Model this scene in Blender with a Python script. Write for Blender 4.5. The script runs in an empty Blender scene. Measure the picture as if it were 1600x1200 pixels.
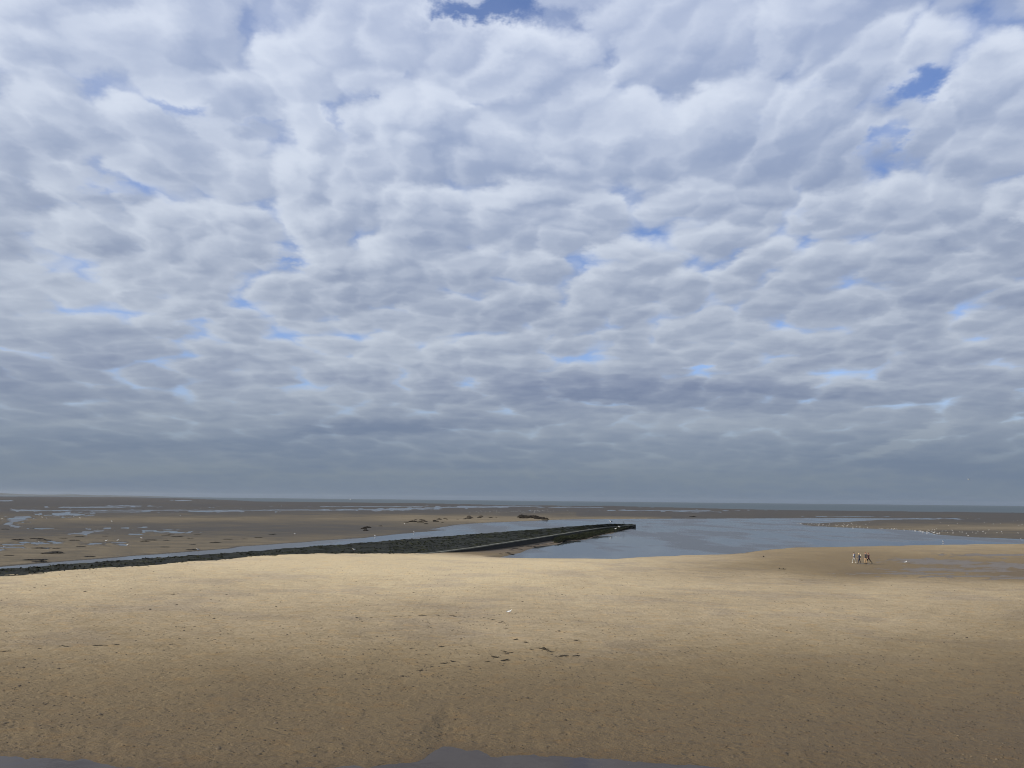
import bpy, math, random
import numpy as np
from mathutils import Matrix, Vector

scn = bpy.context.scene
col = scn.collection
R = math.radians
rng = np.random.default_rng(7)
random.seed(7)

# ------------------------------------------------------------------ camera
CAM_H = 9.5
F = 1202.0                      # focal length in pixels of a 1600 px wide frame
PITCH = math.atan(181.5 / F)
ROLL = R(0.60)
cp, sp = math.cos(PITCH), math.sin(PITCH)
f0 = np.array([0, cp, sp]); u0 = np.array([0, -sp, cp]); r0 = np.array([1.0, 0, 0])
cr, sr = math.cos(ROLL), math.sin(ROLL)
r1 = cr * r0 + sr * u0
u1 = cr * u0 - sr * r0
cam_data = bpy.data.cameras.new('camera')
cam = bpy.data.objects.new('camera', cam_data)
col.objects.link(cam)
M3 = Matrix(((r1[0], u1[0], -f0[0]), (r1[1], u1[1], -f0[1]), (r1[2], u1[2], -f0[2])))
cam.matrix_world = Matrix.Translation((0, 0, CAM_H)) @ M3.to_4x4()
cam_data.sensor_fit = 'HORIZONTAL'
cam_data.sensor_width = 36.0
cam_data.lens = 36.0 * F / 1600.0
cam_data.clip_start = 0.2
cam_data.clip_end = 60000
scn.camera = cam

def ray(u, v):
    """direction through a point of the picture (measuring only)"""
    u = np.asarray(u, float); v = np.asarray(v, float)
    a = (u - 800) / F; b = -(v - 600) / F
    d = f0 + a[..., None] * r1 + b[..., None] * u1
    return d / np.linalg.norm(d, axis=-1, keepdims=True)
def ground(u, v, z=0.0):
    d = ray(u, v)
    t = (np.asarray(z) - CAM_H) / d[..., 2]
    return np.stack([d[..., 0] * t, d[..., 1] * t], -1)

# ------------------------------------------------------------------ view
vs = scn.view_settings
vs.view_transform = 'Standard'
vs.look = 'None'
vs.gamma = 1.0
vs.exposure = 0.40
vs.use_curve_mapping = False
cy = scn.cycles
cy.use_denoising = True
cy.denoiser = 'OPENIMAGEDENOISE'
cy.denoising_input_passes = 'RGB_ALBEDO_NORMAL'
cy.pixel_filter_type = 'BLACKMAN_HARRIS'
cy.filter_width = 1.05
cy.max_bounces = 6
cy.diffuse_bounces = 2
cy.glossy_bounces = 3
cy.transmission_bounces = 4
cy.volume_bounces = 1

# ------------------------------------------------------------------ sun
SUN_EL = R(28)
SUN_AZ = R(-105)                # clockwise from the view direction: left and a little behind
to_sun = Vector((math.sin(SUN_AZ) * math.cos(SUN_EL), math.cos(SUN_AZ) * math.cos(SUN_EL), math.sin(SUN_EL)))
sl = bpy.data.lights.new('sun', 'SUN')
sl.energy = 5.0
sl.angle = R(0.6)
sl.color = (1.0, 0.92, 0.78)
so = bpy.data.objects.new('sun', sl)
so.rotation_euler = to_sun.to_track_quat('Z', 'Y').to_euler()
so.location = (-40, -20, 60)
col.objects.link(so)

# ------------------------------------------------------------------ node helper
class N:
    """a socket with arithmetic"""
    tree = None
    def __init__(s, sock): s.s = sock
    @staticmethod
    def put(inp, v):
        if isinstance(v, N): N.tree.links.new(v.s, inp)
        else: inp.default_value = v
    @staticmethod
    def m(op, *a, clamp=False):
        n = N.tree.nodes.new('ShaderNodeMath'); n.operation = op; n.use_clamp = clamp
        for i, x in enumerate(a): N.put(n.inputs[i], x)
        return N(n.outputs[0])
    @staticmethod
    def v(op, *a):
        n = N.tree.nodes.new('ShaderNodeVectorMath'); n.operation = op
        for i, x in enumerate(a):
            if op == 'SCALE' and i == 1: N.put(n.inputs['Scale'], x)
            else: N.put(n.inputs[i], x)
        return N(n.outputs['Value'] if op in ('DOT_PRODUCT', 'LENGTH', 'DISTANCE') else n.outputs[0])
    def __add__(s, o): return N.m('ADD', s, o)
    def __radd__(s, o): return N.m('ADD', o, s)
    def __sub__(s, o): return N.m('SUBTRACT', s, o)
    def __rsub__(s, o): return N.m('SUBTRACT', o, s)
    def __mul__(s, o): return N.m('MULTIPLY', s, o)
    def __rmul__(s, o): return N.m('MULTIPLY', o, s)
    def __truediv__(s, o): return N.m('DIVIDE', s, o)
    def __rtruediv__(s, o): return N.m('DIVIDE', o, s)
    def clamp(s): return N.m('ADD', s, 0.0, clamp=True)
def smooth(x, a, b, lo=0.0, hi=1.0):
    n = N.tree.nodes.new('ShaderNodeMapRange'); n.interpolation_type = 'SMOOTHSTEP'
    N.put(n.inputs['Value'], x); N.put(n.inputs['From Min'], a); N.put(n.inputs['From Max'], b)
    N.put(n.inputs['To Min'], lo); N.put(n.inputs['To Max'], hi)
    return N(n.outputs[0])
def noise(p, scale, detail=3.0, rough=0.5, dist=0.0, color=False, dims='2D'):
    n = N.tree.nodes.new('ShaderNodeTexNoise'); n.noise_dimensions = dims
    N.put(n.inputs['Vector'], p); N.put(n.inputs['Scale'], scale); N.put(n.inputs['Detail'], detail)
    N.put(n.inputs['Roughness'], rough); N.put(n.inputs['Distortion'], dist)
    return N(n.outputs['Color' if color else 'Fac'])
def voro(p, scale, feature='F1', smoothness=0.6, rand=1.0, out='Distance', dims='2D'):
    n = N.tree.nodes.new('ShaderNodeTexVoronoi'); n.feature = feature; n.voronoi_dimensions = dims
    N.put(n.inputs['Vector'], p); N.put(n.inputs['Scale'], scale); N.put(n.inputs['Randomness'], rand)
    if feature == 'SMOOTH_F1': N.put(n.inputs['Smoothness'], smoothness)
    return N(n.outputs[out])
def comb(x, y, z):
    n = N.tree.nodes.new('ShaderNodeCombineXYZ')
    for i, a in enumerate((x, y, z)): N.put(n.inputs[i], a)
    return N(n.outputs[0])
def sep(v):
    n = N.tree.nodes.new('ShaderNodeSeparateXYZ'); N.put(n.inputs[0], v)
    return N(n.outputs[0]), N(n.outputs[1]), N(n.outputs[2])
def ramp(x, stops, interp='LINEAR'):
    n = N.tree.nodes.new('ShaderNodeValToRGB'); n.color_ramp.interpolation = interp
    e = n.color_ramp.elements
    while len(e) < len(stops): e.new(0.5)
    for i, (p, c) in enumerate(stops):
        e[i].position = p
        e[i].color = (c, c, c, 1) if isinstance(c, (int, float)) else (*c, 1)
    N.put(n.inputs[0], x)
    return N(n.outputs[0])
def mixc(f, a, b, mode='MIX'):
    n = N.tree.nodes.new('ShaderNodeMix'); n.data_type = 'RGBA'; n.blend_type = mode
    N.put(n.inputs['Factor'], f)
    ca = [i for i in n.inputs if i.type == 'RGBA']
    for inp, c in zip(ca, (a, b)):
        if isinstance(c, N): N.tree.links.new(c.s, inp)
        else: inp.default_value = (*c, 1)
    return N([o for o in n.outputs if o.type == 'RGBA'][0])

# ------------------------------------------------------------------ sky
SKY_STRENGTH = 0.114
CLOUD_GAIN = 1 / 0.15
world = bpy.data.worlds.new('World')
scn.world = world
world.use_nodes = True
world.cycles.sampling_method = 'MANUAL'
world.cycles.sample_map_resolution = 1024
wt = world.node_tree
wt.nodes.clear()
N.tree = wt
tc = wt.nodes.new('ShaderNodeTexCoord')
D = N(tc.outputs['Generated'])
dx, dy, dz = sep(D)
zc = N.m('MAXIMUM', dz, 0.0)
inv = 1.0 / (zc + 0.17)
qx, qy = dx * inv, dy * inv
q = comb(qx, qy, 0.0)
def qpix(u, v):
    d = ray(np.array(u), np.array(v)); k = 1 / (max(d[2], 0) + 0.17)
    return d[0] * k, d[1] * k
w1 = N.v('SUBTRACT', noise(q, 1.5, 2, 0.5, color=True), (0.5, 0.5, 0.5))
w2 = N.v('SUBTRACT', noise(q, 8.0, 5, 0.62, color=True), (0.5, 0.5, 0.5))
qb = N.v('ADD', q, N.v('ADD', N.v('SCALE', w1, 0.04), N.v('SCALE', w2, 0.17)))
qw = N.v('ADD', q, N.v('ADD', N.v('SCALE', w1, 0.22), N.v('SCALE', w2, 0.10)))
# openings in the cloud deck (place, half-widths, depth)
GAPS = [(742, 18, 75, 20, .34), (690, 10, 35, 25, .16), (1425, 140, 42, 32, .40), (1390, 225, 30, 28, .32), (1290, 140, 40, 8, .16),
        (1400, 60, 30, 25, .12), (1235, 10, 22, 18, .12), (525, 190, 22, 45, .28), (560, 150, 20, 14, .14), (280, 172, 26, 12, .16), (380, 188, 40, 7, .15),
        (620, 112, 12, 16, .14), (735, 168, 40, 10, .15), (165, 295, 60, 10, .16), (140, 290, 40, 30, .06), (80, 420, 70, 18, .12), (180, 452, 30, 6, .16),
        (955, 410, 50, 12, .17), (1085, 575, 36, 5, .30), (1265, 333, 24, 10, .16), (720, 492, 30, 10, .14), (570, 305, 40, 14, .1),
        (1060, 345, 60, 10, .08), (460, 408, 40, 6, .16), (300, 505, 60, 5, .12), (1110, 300, 30, 14, .05), (870, 60, 30, 40, .1), (920, 150, 30, 20, .1),
        (1160, 190, 24, 14, .1), (1590, 345, 20, 8, .18), (985, 130, 25, 25, .08), (690, 540, 60, 6, .12), (1460, 60, 40, 20, .08)]
LUMPS = [(720, 220, 200, 90, .10), (1220, 230, 170, 60, .10), (350, 260, 170, 60, .08), (1150, 320, 150, 50, .07), (420, 110, 200, 80, .10),
         (800, 370, 250, 50, .08), (1500, 250, 120, 40, .04), (760, 100, 110, 40, .06), (1270, 10, 150, 40, .22), (1080, 125, 150, 34, .26), (450, 395, 45, 40, .12), (1000, 360, 40, 20, .1), (60, 130, 60, 40, .1), (250, 350, 150, 30, .05), (900, 610, 300, 30, .10), (600, 670, 200, 14, .08)]
bump = None
for sgn, lst in ((-1, GAPS), (1, LUMPS)):
    for (u, v, ru, rv, amp) in lst:
        cx_, cy_ = qpix(u, v)
        sx = abs(qpix(u + ru, v)[0] - qpix(u - ru, v)[0]) / 2
        sy = abs(qpix(u, v - rv)[1] - qpix(u, v + rv)[1]) / 2
        a = N.v('MULTIPLY', N.v('SUBTRACT', qb, (cx_, cy_, 0)), (1 / sx, 1 / sy, 0))
        g = N.m('POWER', 2.718, N.v('DOT_PRODUCT', a, a) * -0.8) * (sgn * amp * (1.25 if sgn < 0 else 1.0))
        bump = g if bump is None else bump + g
def density(p):
    ps = N.v('MULTIPLY', p, (1.12, 0.90, 1.0))
    mid = noise(ps, 2.0, 3, 0.50)
    f1 = voro(ps, 6.0, 'SMOOTH_F1', 0.16)
    f2 = voro(N.v('ADD', ps, (3.3, 1.7, 0)), 12.5, 'SMOOTH_F1', 0.16)
    return mid * 0.36 - f1 * f1 * 0.50 - f2 * f2 * 0.17
d0 = density(qw)
d1 = density(N.v('ADD', qw, (-0.018, -0.036, 0)))
dn = d0 + bump
t = dn + 0.205
alpha = smooth(t, -0.17, 0.19)
lit = (d0 - d1) * smooth(zc, 0.07, 0.42, 0.8, 3.2)                       # sides turned to the sun
thick = smooth(t, 0.0, 0.40)
broad = noise(N.v('MULTIPLY', q, (0.55, 1.6, 1.0)), 1.0, 5, 0.6) - 0.5
# brighter and darker rolls of cloud (place, half-widths, amount)
ROLLS = [(1430, 686, 22, 20, 1.5), (1372, 706, 14, 8, 1.0), (235, 650, 22, 8, .5), (90, 662, 110, 5, .35), (1340, 598, 130, 9, .35), (1500, 430, 60, 9, .3), (1380, 497, 40, 8, .3), (700, 565, 160, 8, .15),
         (900, 615, 300, 16, -.3), (560, 672, 120, 9, -.45), (1500, 730, 200, 20, -.3), (120, 60, 200, 90, .15), (400, 590, 300, 30, -.12), (1200, 250, 150, 50, -.18), (720, 230, 90, 40, -.12), (720, 110, 110, 50, .2), (150, 738, 300, 8, .5), (700, 738, 300, 5, .3)]
roll = None
for (u, v, ru, rv, amp) in ROLLS:
    cx_, cy_ = qpix(u, v)
    sx = abs(qpix(u + ru, v)[0] - qpix(u - ru, v)[0]) / 2
    sy = abs(qpix(u, v - rv)[1] - qpix(u, v + rv)[1]) / 2
    a = N.v('MULTIPLY', N.v('SUBTRACT', qb, (cx_, cy_, 0)), (1 / sx, 1 / sy, 0))
    g = N.m('POWER', 2.718, N.v('DOT_PRODUCT', a, a) * -0.8) * amp
    roll = g if roll is None else roll + g
L = (0.68 + roll + lit - thick * 0.36 + broad * smooth(zc, 0.10, 0.40, 1.5, 0.7) + (noise(qw, 11, 4, 0.55) - 0.5) * 0.22)
L = smooth(L, -0.30, 1.18)
dark = ramp(zc, [(0, (.155, .205, .282)), (.045, (.168, .220, .305)), (.07, (.172, .226, .322)), (.15, (.190, .240, .362)), (.27, (.240, .297, .43)), (.45, (.31, .385, .565)), (.6, (.345, .42, .62))])
lite = ramp(zc, [(0, (.168, .216, .286)), (.03, (.21, .258, .312)), (.07, (.27, .325, .40)), (.15, (.52, .58, .67)), (.27, (.60, .66, .76)), (.45, (.67, .735, .86)), (.6, (.71, .775, .91))])
cloud = mixc(L, dark, lite)
skyt = wt.nodes.new('ShaderNodeTexSky')
skyt.sky_type = 'NISHITA'
skyt.sun_disc = False
skyt.sun_elevation = SUN_EL
skyt.sun_rotation = SUN_AZ
hs = wt.nodes.new('ShaderNodeHueSaturation'); hs.inputs['Saturation'].default_value = 1.15
wt.links.new(skyt.outputs[0], hs.inputs['Color'])
blue = N.v('MULTIPLY', N(hs.outputs[0]), (0.85, 0.86, 1.12))
low = smooth(zc, 0.03, 0.17)                # far rows of cloud close up towards the horizon
a2 = 1.0 - (1.0 - alpha) * low * 0.88
fin = mixc(a2, blue, N.v('SCALE', cloud, CLOUD_GAIN))
bg = wt.nodes.new('ShaderNodeBackground')
wt.links.new(fin.s, bg.inputs['Color'])
bg.inputs['Strength'].default_value = SKY_STRENGTH
wo = wt.nodes.new('ShaderNodeOutputWorld')
wt.links.new(bg.outputs[0], wo.inputs['Surface'])

# ================================================================== helpers
def project(x, y, z):
    d = np.stack([x, y, z - CAM_H], -1)
    w = d @ f0
    return 800 + F * (d @ r1) / w, 600 - F * (d @ u1) / w

def _hash(ix, iy, seed):
    h = (ix.astype(np.int64) * 374761393 + iy.astype(np.int64) * 668265263 + seed * 974711) & 0x7fffffff
    h = ((h ^ (h >> 13)) * 1274126177) & 0x7fffffff
    return ((h ^ (h >> 16)) & 0xffff) / 65535.0
def vnoise(x, y, seed=0):
    ix, iy = np.floor(x), np.floor(y)
    fx, fy = x - ix, y - iy
    fx = fx * fx * (3 - 2 * fx); fy = fy * fy * (3 - 2 * fy)
    a = _hash(ix, iy, seed); b = _hash(ix + 1, iy, seed); c = _hash(ix, iy + 1, seed); d = _hash(ix + 1, iy + 1, seed)
    return (a * (1 - fx) + b * fx) * (1 - fy) + (c * (1 - fx) + d * fx) * fy - 0.5
def fbm(x, y, seed=0, octs=4, gain=0.5):
    s, amp = 0.0, 1.0
    for i in range(octs):
        s = s + amp * vnoise(x * 2 ** i + 17.3 * i, y * 2 ** i - 9.1 * i, seed + i)
        amp *= gain
    return s

def mesh_obj(name, verts, faces, mats, parent=None, smooth_=True, face_mat=None, link=True):
    me = bpy.data.meshes.new(name)
    me.from_pydata([tuple(v) for v in verts], [], [tuple(f) for f in faces])
    for m in (mats if isinstance(mats, (list, tuple)) else [mats]): me.materials.append(m)
    if face_mat is not None: me.polygons.foreach_set('material_index', np.asarray(face_mat, np.int32))
    if smooth_: me.polygons.foreach_set('use_smooth', np.ones(len(me.polygons), bool))
    me.update()
    o = bpy.data.objects.new(name, me)
    if link: col.objects.link(o)
    if parent: o.parent = parent
    return o
def grid_obj(name, P, mat, attrs=None, parent=None):
    """P: rows x cols x 3 array"""
    nr, nc = P.shape[:2]
    me = bpy.data.meshes.new(name)
    me.vertices.add(nr * nc)
    me.vertices.foreach_set('co', P.reshape(-1).astype(np.float32))
    i = np.arange(nr - 1)[:, None] * nc + np.arange(nc - 1)[None, :]
    f = np.stack([i, i + 1, i + nc + 1, i + nc], -1).reshape(-1, 4)
    me.loops.add(f.size)
    me.loops.foreach_set('vertex_index', f.reshape(-1).astype(np.int32))
    me.polygons.add(len(f))
    me.polygons.foreach_set('loop_start', np.arange(0, f.size, 4, dtype=np.int32))
    me.polygons.foreach_set('use_smooth', np.ones(len(f), bool))
    me.update(calc_edges=True)
    for k, v in (attrs or {}).items():
        a = me.attributes.new(k, 'FLOAT', 'POINT')
        a.data.foreach_set('value', v.reshape(-1).astype(np.float32))
    me.materials.append(mat)
    o = bpy.data.objects.new(name, me)
    col.objects.link(o)
    if parent: o.parent = parent
    return o
def tag(o, label=None, cat=None, group=None, kind=None):
    for k, v in (('label', label), ('category', cat), ('group', group), ('kind', kind)):
        if v: o[k] = v
    return o
def empty(name, loc=(0, 0, 0), rz=0.0):
    o = bpy.data.objects.new(name, None)
    o.empty_display_size = 0.2
    o.location = loc; o.rotation_euler = (0, 0, rz)
    col.objects.link(o)
    return o
def material(name):
    m = bpy.data.materials.new(name); m.use_nodes = True
    N.tree = m.node_tree
    b = m.node_tree.nodes['Principled BSDF']
    return m, b
def setin(b, name, v): N.put(b.inputs[name], v)
def bump_node(h, dist, strength=1.0):
    n = N.tree.nodes.new('ShaderNodeBump')
    N.put(n.inputs['Height'], h); n.inputs['Distance'].default_value = dist
    N.put(n.inputs['Strength'], strength)
    return N(n.outputs[0])
def attr(name):
    n = N.tree.nodes.new('ShaderNodeAttribute'); n.attribute_name = name
    return N(n.outputs['Fac'])
def position():
    return N(N.tree.nodes.new('ShaderNodeNewGeometry').outputs['Position'])
def plain(name, c, rough=0.7, var=0.15, scale=8.0, spec=0.3):
    m, b = material(name)
    p = N(N.tree.nodes.new('ShaderNodeTexCoord').outputs['Object'])
    f = noise(p, scale, 3, 0.6, dims='3D')
    setin(b, 'Base Color', mixc(f, tuple(x * (1 - var) for x in c), tuple(min(1, x * (1 + var)) for x in c)))
    b.inputs['Roughness'].default_value = rough
    b.inputs['Specular IOR Level'].default_value = spec
    return m

# ================================================================== the lie of the land
# heights measured along the beach: (u, v, z)
HT = [(-250, 1250, .58), (0, 1250, .58), (400, 1250, .6), (800, 1250, .6), (1200, 1250, .6), (1600, 1250, .58), (1850, 1250, .56),
      (0, 1160, .68), (400, 1160, .68), (800, 1160, .66), (1200, 1160, .65), (1600, 1160, .63),
      (-200, 1020, 1.2), (0, 1060, 1.0), (400, 1060, 1.05), (800, 1060, .95), (1200, 1060, .85), (1600, 1060, .75),
      (0, 980, 1.4), (400, 980, 1.35), (800, 980, 1.2), (1200, 980, 1.0), (1600, 980, .85),
      (0, 930, 1.75), (250, 910, 1.72), (400, 900, 1.68), (600, 905, 1.5), (800, 905, 1.4), (1000, 910, 1.2), (1200, 915, .95), (1600, 925, .85), (1800, 930, .85),
      (-150, 916, 1.95), (0, 902, 1.95), (130, 890, 1.9), (260, 880, 1.85), (390, 868.5, 1.8), (520, 866, 1.65), (600, 868.5, 1.5), (700, 871.5, 1.4), (800, 873, 1.35), (900, 874.5, 1.3), (1000, 873, 1.0),
      (640, 863, 1.15), (690, 863, 1.1), (740, 862, .7), (780, 864, .3), (790, 871, .03), (840, 852, .1),
      (1080, 873, .55), (1150, 872, .42), (1250, 866, .35), (1345, 881, .40), (1345, 868, .32), (1250, 890, .5), (1500, 858, .25), (1600, 856, .2),
      (1480, 880, .36), (1600, 884, .35), (1600, 902, .40), (1500, 899, .42), (1400, 897, .5), (1300, 905, .75), (1450, 915, .8), (1750, 900, .4)]
FAR = [(-200, 880, .05), (0, 860, .06), (200, 850, .06), (400, 838, .06), (600, 825, .06), (0, 815, .08), (400, 810, .12), (700, 810, .12), (900, 806, .15), (0, 795, .05),
       (400, 795, .05), (1200, 803, .15), (1500, 803, .2), (1500, 820, .15), (1350, 818, .08), (1600, 832, .1), (1800, 820, .15), (-200, 800, .05)]
CH = [(-420, 930), (-300, 915), (-100, 895), (0, 886), (62, 880), (100, 877.5), (170, 872.5), (250, 866), (310, 861), (360, 857.5), (372, 854.5), (387, 853.7), (450, 848.7), (487, 846), (540, 842.5), (580, 839.5),
      (610, 836), (640, 833), (680, 829.5), (704, 828.3), (676, 827), (690, 823.7), (720, 819.5), (755, 817), (807, 815), (840, 813.6), (853, 812.6),
      (900, 811.5), (1040, 810.6), (1200, 810), (1300, 809.5), (1400, 809.8), (1455, 810.6), (1400, 811.8), (1375, 812.2), (1350, 813.7), (1320, 815.5),
      (1280, 817.3), (1245, 817.8), (1264, 821.4), (1300, 823.6), (1350, 825.6), (1400, 827.5), (1430, 829), (1447, 831.5), (1465, 835.4), (1520, 839.4), (1560, 841),
      (1600, 842.7), (1900, 849), (1900, 853), (1600, 849.6), (1520, 850.2), (1420, 852), (1300, 854.6), (1250, 855.6), (1200, 858.4), (1180, 861), (1165, 864.5), (1130, 866),
      (1060, 868), (1000, 871), (930, 876.5), (800, 877.5), (772, 876), (784, 870.5), (800, 867), (812, 863), (820, 860), (832, 857), (842, 854), (870, 850.5), (882, 846), (915, 843),
      (925, 839), (945, 835), (965, 831), (982, 827), (996, 825.5)]
SEA = [(-400, 773.0), (60, 775.9), (200, 776.7), (300, 778.9), (400, 783), (600, 785.4), (720, 787.6), (800, 789.2), (950, 790.5), (1040, 792.3), (1200, 796.5), (1400, 798.8), (1600, 801), (1900, 804)]
# pools left by the tide: centre, half-width, half-height
POOLS = [(102, 803.6, 32, 2.1), (96, 802.2, 20, 1.2), (120, 834, 13, .8), (137, 832, 8, 1.6), (152, 829.5, 12, 1.0), (140, 827, 3.5, 1.0), (165, 825.3, 5.5, 1.0), (198, 824.7, 6, .8), (226, 823.8, 5, .8),
         (232, 829.6, 8, 1.0), (258, 831.0, 20, .8), (280, 831.8, 15, .8), (264, 828, 8, .7), (14, 851, 15, .9), (12, 855.3, 18, .9), (4, 859, 6, .8), (37, 847.5, 7, 1.3), (60, 849, 12, 1.2),
         (68, 856.6, 9, .7), (80, 846.3, 9, .6), (90, 848, 7, 1.0), (150, 849.5, 11, 1.1), (188, 847.7, 9, .8), (191, 851.2, 7, 1.3), (62, 826, 13, .6), (212, 835, 10, .6),
         (25, 811.5, 12, 3.0), (14, 818.6, 8, 2.0), (24, 822.3, 8, 1.0), (34, 808, 14, 1.5), (150, 792.4, 60, .7), (120, 792.9, 45, .6), (195, 790.6, 35, .6), (300, 797.2, 210, .55), (470, 797.0, 120, .6), (340, 799, 45, .9),
         (590, 796.4, 70, 1.0), (640, 794.9, 60, 1.1), (715, 792.7, 70, .8), (780, 791.0, 70, .7), (590, 791.6, 90, .45), (10, 782.4, 16, .8), (288, 782, 18, .6), (900, 793, 60, .4), (1040, 797.5, 90, .5), (1085, 799.6, 40, .5),
         (1440, 810.6, 60, .6), (60, 798, 50, .7), (40, 797, 20, .7), (1330, 807, 50, .3), (180, 800, 60, .5)]

# the jetty: a straight crest, and a kerb along the foot of its seaward slope
CREST_Z, KERB_Z = 2.2, 1.2
C0 = ground(0, 888.8, CREST_Z); C1 = ground(958, 817.6, CREST_Z)
J_DIR = (C1 - C0) / np.linalg.norm(C1 - C0); J_NRM = np.array([J_DIR[1], -J_DIR[0]])      # J_NRM points to the camera's side
J_LEN = np.linalg.norm(C1 - C0)
K_PIX = [(690, 862), (735, 856.2), (835, 841), (900, 830.6), (955, 822.4), (983, 819.6)]
K_XY = ground(*np.array(K_PIX, float).T, KERB_Z)
K_T = (K_XY - C0) @ J_DIR; K_N = (K_XY - C0) @ J_NRM
JT0, JT1 = -60.0, K_T[-1]                                   # from the land to the tip

def tps_fit(pts, vals, lam):
    P = np.asarray(pts, float); n = len(P)
    r = np.linalg.norm(P[:, None] - P[None], axis=-1)
    K = np.where(r > 0, r * r * np.log(r + 1e-12), 0) + lam * np.eye(n)
    Q = np.c_[np.ones(n), P]
    A = np.block([[K, Q], [Q.T, np.zeros((3, 3))]])
    w = np.linalg.solve(A, np.r_[np.asarray(vals, float), 0, 0, 0])
    return P, w
def tps_eval(model, X):
    P, w = model
    out = w[-3] + X @ w[-2:]
    for p, c in zip(P, w[:-3]):
        r2 = ((X - p) ** 2).sum(-1)
        out += c * 0.5 * r2 * np.log(r2 + 1e-20)
    return out
def plan_key(x, y): return np.stack([x / y, np.log(y)], -1)
_h = np.array(HT + FAR)
_xy = ground(_h[:, 0], _h[:, 1], _h[:, 2])
H_MODEL = tps_fit(plan_key(_xy[:, 0], _xy[:, 1]), _h[:, 2], 2e-3)
CH_XY = ground(*np.array(CH, float).T)
_back = np.array([C0 + J_DIR * t_ - J_NRM * 3.2 for t_ in (JT1 - 1, J_LEN * .75, J_LEN * .5, J_LEN * .25, 0, -40, -90)])
CH_XY = np.r_[CH_XY, _back]
SEA_A = np.array(SEA, float)
def poly_sd(x, y, poly):
    """signed distance in metres, positive outside"""
    d2 = np.full(x.shape, 1e18); inside = np.zeros(x.shape, bool)
    for (ax, ay), (bx, by) in zip(poly, np.roll(poly, -1, 0)):
        ex, ey = bx - ax, by - ay
        t = np.clip(((x - ax) * ex + (y - ay) * ey) / (ex * ex + ey * ey + 1e-9), 0, 1)
        d2 = np.minimum(d2, (x - ax - t * ex) ** 2 + (y - ay - t * ey) ** 2)
        c = ((ay > y) != (by > y)) & (x < ex * (y - ay) / (ey + 1e-12) + ax)
        inside ^= c
    return np.where(inside, -1, 1) * np.sqrt(d2)
NEAR_LINE = np.array([(-400, 918), (-100, 898), (0, 892), (260, 875), (390, 864.5), (480, 860), (640, 856), (780, 868), (1000, 866), (1130, 858), (1200, 854), (1600, 846), (2000, 850)], float)
def is_near(x, y, u, v):
    side = (x - C0[0]) * J_NRM[0] + (y - C0[1]) * J_NRM[1]
    return np.where(u < 960, side > -1.5, v > np.interp(u, NEAR_LINE[:, 0], NEAR_LINE[:, 1]))
def field(x, y):
    """height of the ground"""
    x = np.asarray(x, float); y = np.asarray(y, float)
    shp = x.shape; x = x.ravel(); y = np.maximum(y.ravel(), 6.0)
    u, v = project(x, y, np.zeros_like(x))
    key = plan_key(x, y)
    z = tps_eval(H_MODEL, key)
    near = is_near(x, y, u, v)
    far_z = 0.07 + 0.05 * fbm(x / 60, y / 160, 3, 3)
    w = np.clip((200 - y) / 60, 0, 1)
    z = np.where(near, np.clip(z, 0.03, 2.0), np.clip(far_z, 0.02, .3) + 0.0 * w)
    # gentle swells of the beach
    amp = np.where(near, np.clip(z, 0, 1), 0.0)
    z = z + amp * (0.09 * fbm(x / 9, y / 14, 11, 3) + 0.025 * fbm(x / 1.6, y / 2.2, 21, 3))
    # channel and pool
    sx = x + (0.6 + y / 400) * fbm(x / 5, y / 9, 31, 3); sy = y + (0.8 + y / 120) * fbm(x / 5 + 40, y / 9, 41, 3)
    c = y < 520
    sd = np.full(x.shape, 1e3)
    sd[c] = poly_sd(sx[c], sy[c], CH_XY)
    k = np.where(near, np.interp(u, [560, 680, 800, 950, 1150], [1.2, .5, .20, .12, .05]), .02)
    z = np.where(sd > 0, np.minimum(z, k * sd + 0.004), -np.minimum(0.5, 0.05 - 0.05 * sd))
    # pools on the flats
    n1 = fbm(u / 9, v / 1.2, 51, 3)
    for (pu, pv, hw, hh) in POOLS:
        m = (np.abs(u - pu) < 4 * hw) & (np.abs(v - pv) < 4 * hh) & (~near)
        if m.any():
            r = np.sqrt(((u[m] - pu) / hw) ** 2 + ((v[m] - pv) / hh) ** 2) * (1 + 1.2 * n1[m])
            z[m] = np.minimum(z[m], 0.05 * (r - 1))
    # the sea bed
    vs_ = np.interp(u, SEA_A[:, 0], SEA_A[:, 1]) + 0.5 * fbm(u / 60, u * 0, 61, 3)
    z = np.where(v < vs_, np.minimum(z, -0.3), z)
    z = np.where(y > 17500, -1.0, z)
    # basin of the water at the foot of the beach
    fp = fore_pool(*project(x, y, np.full_like(x, FORE_Z)))
    z = np.where(y < 45, np.minimum(z, FORE_Z + 0.0022 * fp + 0.00006 * np.clip(fp, 0, 999) ** 2), z)
    return z.reshape(shp)
FORE_Z = 0.545
FORE_LINE = np.array([(-500, 1170), (-100, 1178), (0, 1180), (60, 1183), (150, 1188), (190, 1196), (260, 1201), (420, 1204), (520, 1197), (640, 1193), (672, 1183), (680, 1168), (705, 1164), (735, 1172), (770, 1180), (900, 1182), (980, 1188), (1080, 1194), (1180, 1202), (1400, 1208), (1540, 1203), (1620, 1196), (1900, 1186), (2300, 1176)], float)
def fore_pool(u, v):
    line = sum(np.interp(u + o_, FORE_LINE[:, 0], FORE_LINE[:, 1]) for o_ in (-14, -7, 0, 7, 14)) / 5 + 1.0 + 6 * fbm(u / 22, v / 30, 95, 3)
    return np.clip(line - v, -40, 1000) * 1.0

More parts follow.
